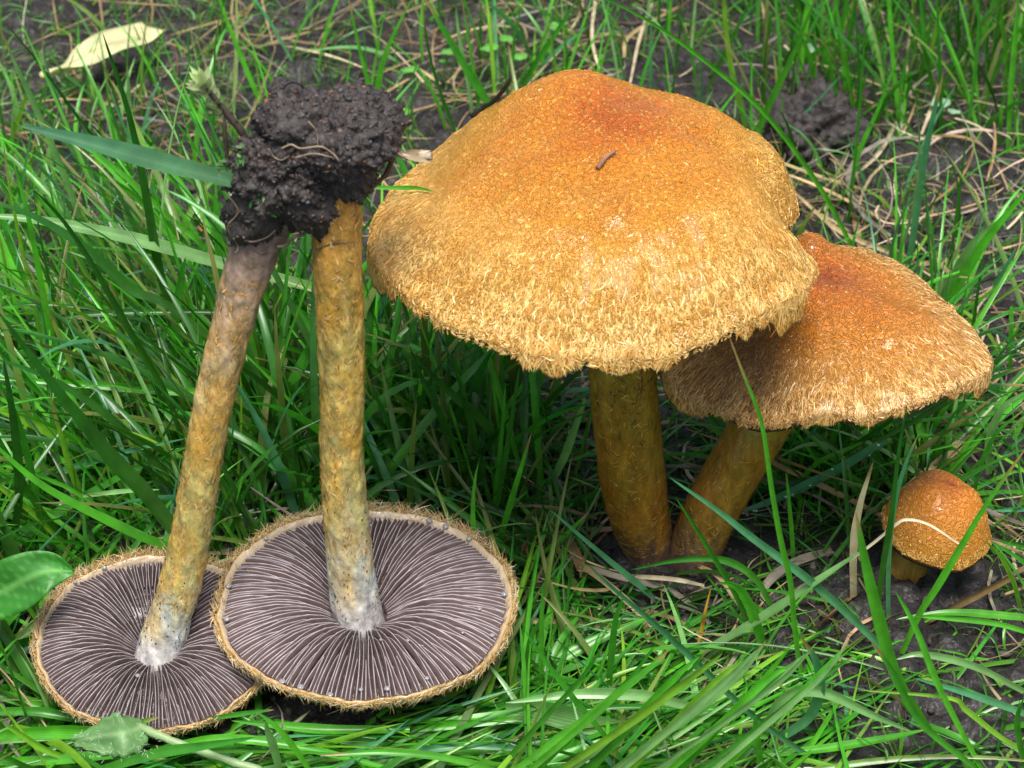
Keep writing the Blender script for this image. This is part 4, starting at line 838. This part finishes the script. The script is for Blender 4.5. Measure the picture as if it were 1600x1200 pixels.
 ('F', 'mid', 11, -.2, 0, [(950, 1090), (955, 1030), (962, 970), (975, 930)]),
 ('F', 'mid', 12, -.2, .4, [(1210, 960), (1180, 905), (1130, 875), (1060, 875), (985, 890)]),
 ('F', 'bright', 18, -.3, .3, [(1195, 1025), (1185, 980), (1165, 930), (1145, 912), (1118, 910)]),
 ('F', 'bright', 12, 0, .2, [(1190, 1200), (1181, 1150), (1180, 1115)]),
 ('F', 'pale', 18, -.2, .8, [(1080, 1104), (1000, 1086), (900, 1084), (790, 1098)]),
 ('F', 'pale', 44, -.2, .6, [(790, 1108), (850, 1112), (930, 1130), (1010, 1140)]),
 ('F', 'mid', 11, -.2, .4, [(1180, 1108), (1080, 1108), (980, 1104), (880, 1110)]),
 ('F', 'bright', 11, -.2, .4, [(1200, 1150), (1130, 1152), (1060, 1160), (1000, 1148)]),
 ('K', 'pale', 19, -.2, .4, [(1095, 1022), (1160, 985), (1225, 945), (1290, 900), (1352, 858)]),
 ('M', 'bright', 11, -.2, 0, [(778, 865), (784, 835), (800, 780), (815, 730), (831, 675)]),
 ('M', 'dark', 10, -.2, 0, [(765, 840), (781, 769), (800, 656), (812, 570)]),
 ('M', 'mid', 8, -.2, 0, [(768, 830), (778, 740), (786, 660), (790, 598)]),
 ('M', 'mid', 11, -.6, 1.0, [(560, 560), (600, 595), (640, 640), (668, 672), (688, 710)]),
 ('M', 'dark', 11, -.3, 0, [(650, 790), (633, 720), (602, 651), (575, 590)]),
 ('M', 'dark', 17, -.8, 0, [(800, 790), (781, 697), (740, 642), (690, 600), (640, 550)]),
 ('M', 'dark', 13, -.6, 0, [(760, 800), (725, 730), (695, 660), (660, 590), (640, 540)]),
 ('M', 'dark', 12, -.4, 0, [(770, 800), (745, 700), (725, 620), (705, 550)]),
 ('M', 'teal', 8, -.4, .5, [(850, 650), (800, 620), (770, 612), (720, 612)]),
 ('M', 'bright', 12, -.2, .5, [(720, 690), (722, 640), (718, 590), (715, 550)]),
 ('M', 'teal', 13, -.3, .5, [(690, 760), (640, 758), (600, 748), (565, 742)]),
 ('M', 'mid', 9, -.3, .3, [(930, 690), (870, 730), (830, 745), (812, 745)]),
 ('M', 'pale', 16, -.3, .3, [(855, 765), (880, 715), (900, 660), (915, 620)]),
 ('M', 'bright', 8, -.2, .2, [(620, 800), (590, 790), (572, 785)]),
 ('M', 'bright', 9, -.3, 1.0, [(850, 655), (800, 640), (740, 620), (700, 605)]),
 ('M', 'mid', 14, -.2, .5, [(870, 830), (830, 828), (780, 832), (750, 835)]),
 ('M', 'bright', 9, -.2, .3, [(840, 870), (880, 840), (920, 800)]),
 ('U', 'mid', 15, -.2, .5, [(-20, 1112), (60, 1112), (110, 1122), (140, 1132)]),
 ('U', 'bright', 20, -.2, .5, [(-20, 1080), (60, 1102), (130, 1122), (200, 1130)]),
 ('U', 'bright', 22, -.2, .6, [(-20, 1150), (80, 1143), (160, 1140), (250, 1120)]),
 ('U', 'mid', 16, -.2, .6, [(130, 1212), (245, 1178), (315, 1166), (400, 1152)]),
 ('U', 'bright', 14, -.2, .8, [(275, 1164), (350, 1154), (455, 1165), (570, 1192), (640, 1210)]),
 ('U', 'bright', 15, -.2, .5, [(640, 1140), (520, 1140), (440, 1134), (362, 1126)]),
 ('U', 'mid', 8, -.2, .9, [(330, 1122), (380, 1115), (428, 1109)]),
 ('U', 'pale', 14, -.2, .7, [(436, 1200), (428, 1165), (420, 1142), (416, 1125)]),
 ('U', 'bright', 10, -.2, .6, [(490, 1215), (460, 1170), (430, 1135), (400, 1112)]),
 ('U', 'pale', 16, -.2, .6, [(460, 1140), (540, 1155), (620, 1165), (700, 1170)]),
 ('U', 'bright', 12, -.2, .5, [(840, 1120), (740, 1130), (640, 1140), (560, 1148)]),
 ('U', 'bright', 18, -.2, .7, [(870, 1098), (780, 1120), (690, 1128), (600, 1125)]),
 ('U', 'lime', 12, -.2, .6, [(120, 1190), (70, 1170), (30, 1145), (5, 1130)]),
 ('U', 'bright', 15, -.2, .6, [(-20, 1190), (80, 1188), (180, 1180), (260, 1186)]),
 ('U', 'mid', 15, -.2, .5, [(-20, 1015), (20, 1010), (50, 1000), (75, 995)]),
 ('U', 'bright', 13, -.2, .5, [(-20, 1040), (30, 1050), (70, 1030), (90, 1020)]),
 ('U', 'teal', 12, -.2, .5, [(820, 1170), (720, 1165), (620, 1180), (540, 1190)]),
 ('U', 'bright', 11, -.2, .5, [(790, 1210), (700, 1185), (600, 1175), (500, 1180)]),
]
for k in range(18):                            # the bright tuft leaning to the upper right
    x0 = 800 + 20 * k + random.uniform(-10, 10); HB.append(('K', random.choice(['bright', 'bright', 'lime', 'bright', 'mid', 'pale']), random.uniform(7, 14), random.uniform(-.2, .3), .3 + .1 * (k * 3 % 7), [(x0 - 40, 1225), (x0 + 45 + 9 * (k * 5 % 7), 1130), (x0 + 110 + 14 * (k * 5 % 7), 1060), (x0 + 150 + 16 * (k * 5 % 7), 1000 + 5 * (k * 3 % 8))]))
STRAWS = [('brown', 15, .3, [(1578, 902), (1500, 942), (1450, 965), (1360, 985), (1265, 1000)]), ('brown', 18, .3, [(1345, 925), (1300, 962), (1255, 997)]), ('straw', 9, .2, [(730, 658), (690, 690), (633, 724)]), ('straw', 10, .2, [(870, 860), (940, 905), (1000, 960), (1015, 1003)]),
          ('cream', 6, .3, [(1225, 70), (1290, 140), (1325, 215), (1345, 260)]), ('straw', 11, .3, [(870, 140), (900, 130), (940, 90)]), ('cream', 8, .4, [(1020, 5), (1000, 60), (985, 130)]), ('cream', 7, .4, [(930, 0), (925, 60), (936, 110)]), ('straw', 8, .4, [(975, 90), (985, 55), (1060, 10)]), ('cream', 10, .3, [(1400, 190), (1375, 235), (1340, 270)]),
          ('straw', 12, .3, [(1600, 580), (1500, 690), (1420, 760), (1360, 800)]), ('grey', 14, .3, [(1300, 860), (1240, 880), (1200, 910), (1190, 940)]), ('brown', 18, .2, [(880, 830), (900, 870), (915, 905)]), ('cream', 7, .3, [(985, 900), (1050, 905), (1100, 915)]), ('straw', 9, .2, [(800, 968), (880, 972), (980, 985)]), ('straw', 9, .3, [(1390, 395), (1310, 360), (1240, 300)]), ('cream', 8, .3, [(1470, 125), (1455, 170), (1440, 210)]),
          ('grey', 10, .2, [(900, 880), (960, 900), (1050, 925), (1110, 975)]), ('straw', 8, .2, [(1080, 880), (1120, 900), (1150, 940), (1165, 960)]), ('cream', 9, .2, [(1330, 870), (1260, 910), (1210, 935)])]
CW = dict(dark='dark green', mid='mid green', bright='bright green', lime='yellow green', pale='pale whitish green', teal='blue green', cream='bleached', straw='straw coloured', brown='brown', grey='grey')
def blade(name, pts, wpx, c, label, cat, group, mt='grass', twist=.36, taper=True, n=26, face=(0., -.75, .65), droop=0):
    P = spline(pts, n); s = np.linspace(0, 1, n); tan = norm(np.gradient(P, axis=0)); S = norm(np.cross(tan, np.array(face))); N = np.cross(S, tan)
    tw = (random.gauss(0, twist) + random.gauss(0, twist) * s)[:, None]; S2 = S * np.cos(tw) + N * np.sin(tw); N2 = np.cross(S2, tan)
    hw = wpx / 84. / 2 * 1.08; W_ = hw * (np.clip(np.minimum(.7 + .6 * s, (1 - s)**.55 * 1.35), 0.02, 1) if taper else np.clip(np.minimum(.8 + s, 1.6 - s), 0, 1))
    cc = np.array(c) * random.uniform(.85, 1.15); V, Q, C = ribbons(P[None], W_[None], S2[None], N2[None], 5, .4, (cc * .85 + np.array([.03, .03, .005]))[None], cc[None])
    if mt == 'grass' and random.random() < .4:          # withered tip, scattered blotches
        C = C.reshape(n, 5, 4); f = np.clip((s - random.uniform(.78, .93)) / .08, 0, 1)[:, None, None]; C[..., :3] = C[..., :3] * (1 - f) + np.array([.34, .24, .09]) * f; C = C.reshape(-1, 4)
    o = mesh(name, V, Q, M[mt], None, C, P[0]); place(o, P[0]); return tag(o, label, cat, group)
for zn, c, wpx, lean, z0, px in HB:
    b = at_z(*px[0], z0 - .1); m = len(px); pts = [b] + [at_y(x, y, b[1] + lean * i / (m - 1)) for i, (x, y) in enumerate(px) if i]
    wd = 'narrow' if wpx < 10.5 else ('broad' if wpx > 15.5 else 'slender')
    pa = np.array(pts); ch = pa[-1] - pa[0]; ln = np.linalg.norm(np.diff(pa, axis=0), axis=1).sum(); sag = ln / max(np.linalg.norm(ch), .01); ez = ch[2] / max(np.linalg.norm(ch), .01)
    pose = 'arching' if sag > 1.07 else ('upright' if ez > .88 else ('slanting' if ez > .4 else 'low lying')); sz = 'very long' if ln > 7.5 else ('long' if ln > 4.5 else ('short' if ln < 2.6 else 'medium length'))
    o = blade('grass_shoot', pts, wpx, G[c], f'{sz} {pose} {wd} {CW[c]} grass blade {ZN[zn]}', 'grass blade', 'single grass blades ' + ZN[zn])
    if zn == 'R' and wpx == 26:
        o['label'] = 'blue green grass blade beaded with water beside the leaning stem'
        for q in range(12): t = random.random(); p_ = spline(pts, 60)[int(t * 59)]; bead(o, WDROP, p_ + np.array([random.gauss(0, .04), -.05, .05 + random.gauss(0, .04)]), pts[0], random.uniform(.018, .035))
for c, wpx, z0, px in STRAWS:
    wd = 'thin' if wpx < 9.5 else 'flat'; bk = px[0][1] < 400
    blade('straw', zs([(x, y, z0 + .25 * math.sin(i * 1.7)) for i, (x, y) in enumerate(px)]), wpx, G[c], f'{wd} {CW[c]} dead grass stalk lying on the soil ' + ('behind the caps' if bk else 'before and beside the standing stems'), 'straw', 'dead stalks ' + ('behind the caps' if bk else 'near the standing stems'), 'litter', .4, False)
# the broad blade hanging from the clump, scrap on the big cap, bleached stalk over the button, burnt-tipped blade
blade('grass_shoot', [at_y(365, 283, -2.9), at_y(260, 256, -3.0), at_y(150, 226, -3.1), at_y(30, 196, -3.2)], 28, (.05, .19, .085), 'broad blue green grass blade sticking out sideways from the soil lump', 'grass blade', None, twist=.12)
nb = [cap_at(606, 306, lift=.25) + np.array([-.1, 0, .0]), cap_at(630, 302, lift=.12), cap_at(655, 301, lift=.08), cap_at(680, 302, lift=.05)]
blade('grass_scrap', nb, 7, G['bright'], 'tiny curved green grass scrap lying on the left edge of the largest cap', 'grass scrap', None, twist=.2)
blade('bleached_stalk', [at_y(1300, 892, -1.9), at_y(1356, 855, -1.95), at_y(1398, 821, -2.0), at_y(1417, 812, -2.0), at_y(1452, 820, -2.0), at_y(1500, 851, -1.95)], 4.5, (.62, .54, .38), 'thin bleached stalk bent over the front of the small button', 'straw', None, 'litter', .2, False)
blade('grass_shoot', zs([(1092, 1005, .2), (1098, 980, .5), (1103, 955, .9), (1112, 915, 1.2)]), 8, (.42, .24, .02), 'short yellow and brown withered grass blade before the standing stems', 'grass blade', None, 'litter', .3)
print('tris', sum(len(o.data.polygons) * 2 for o in bpy.data.objects if o.type == 'MESH' and o.data.users == 1))
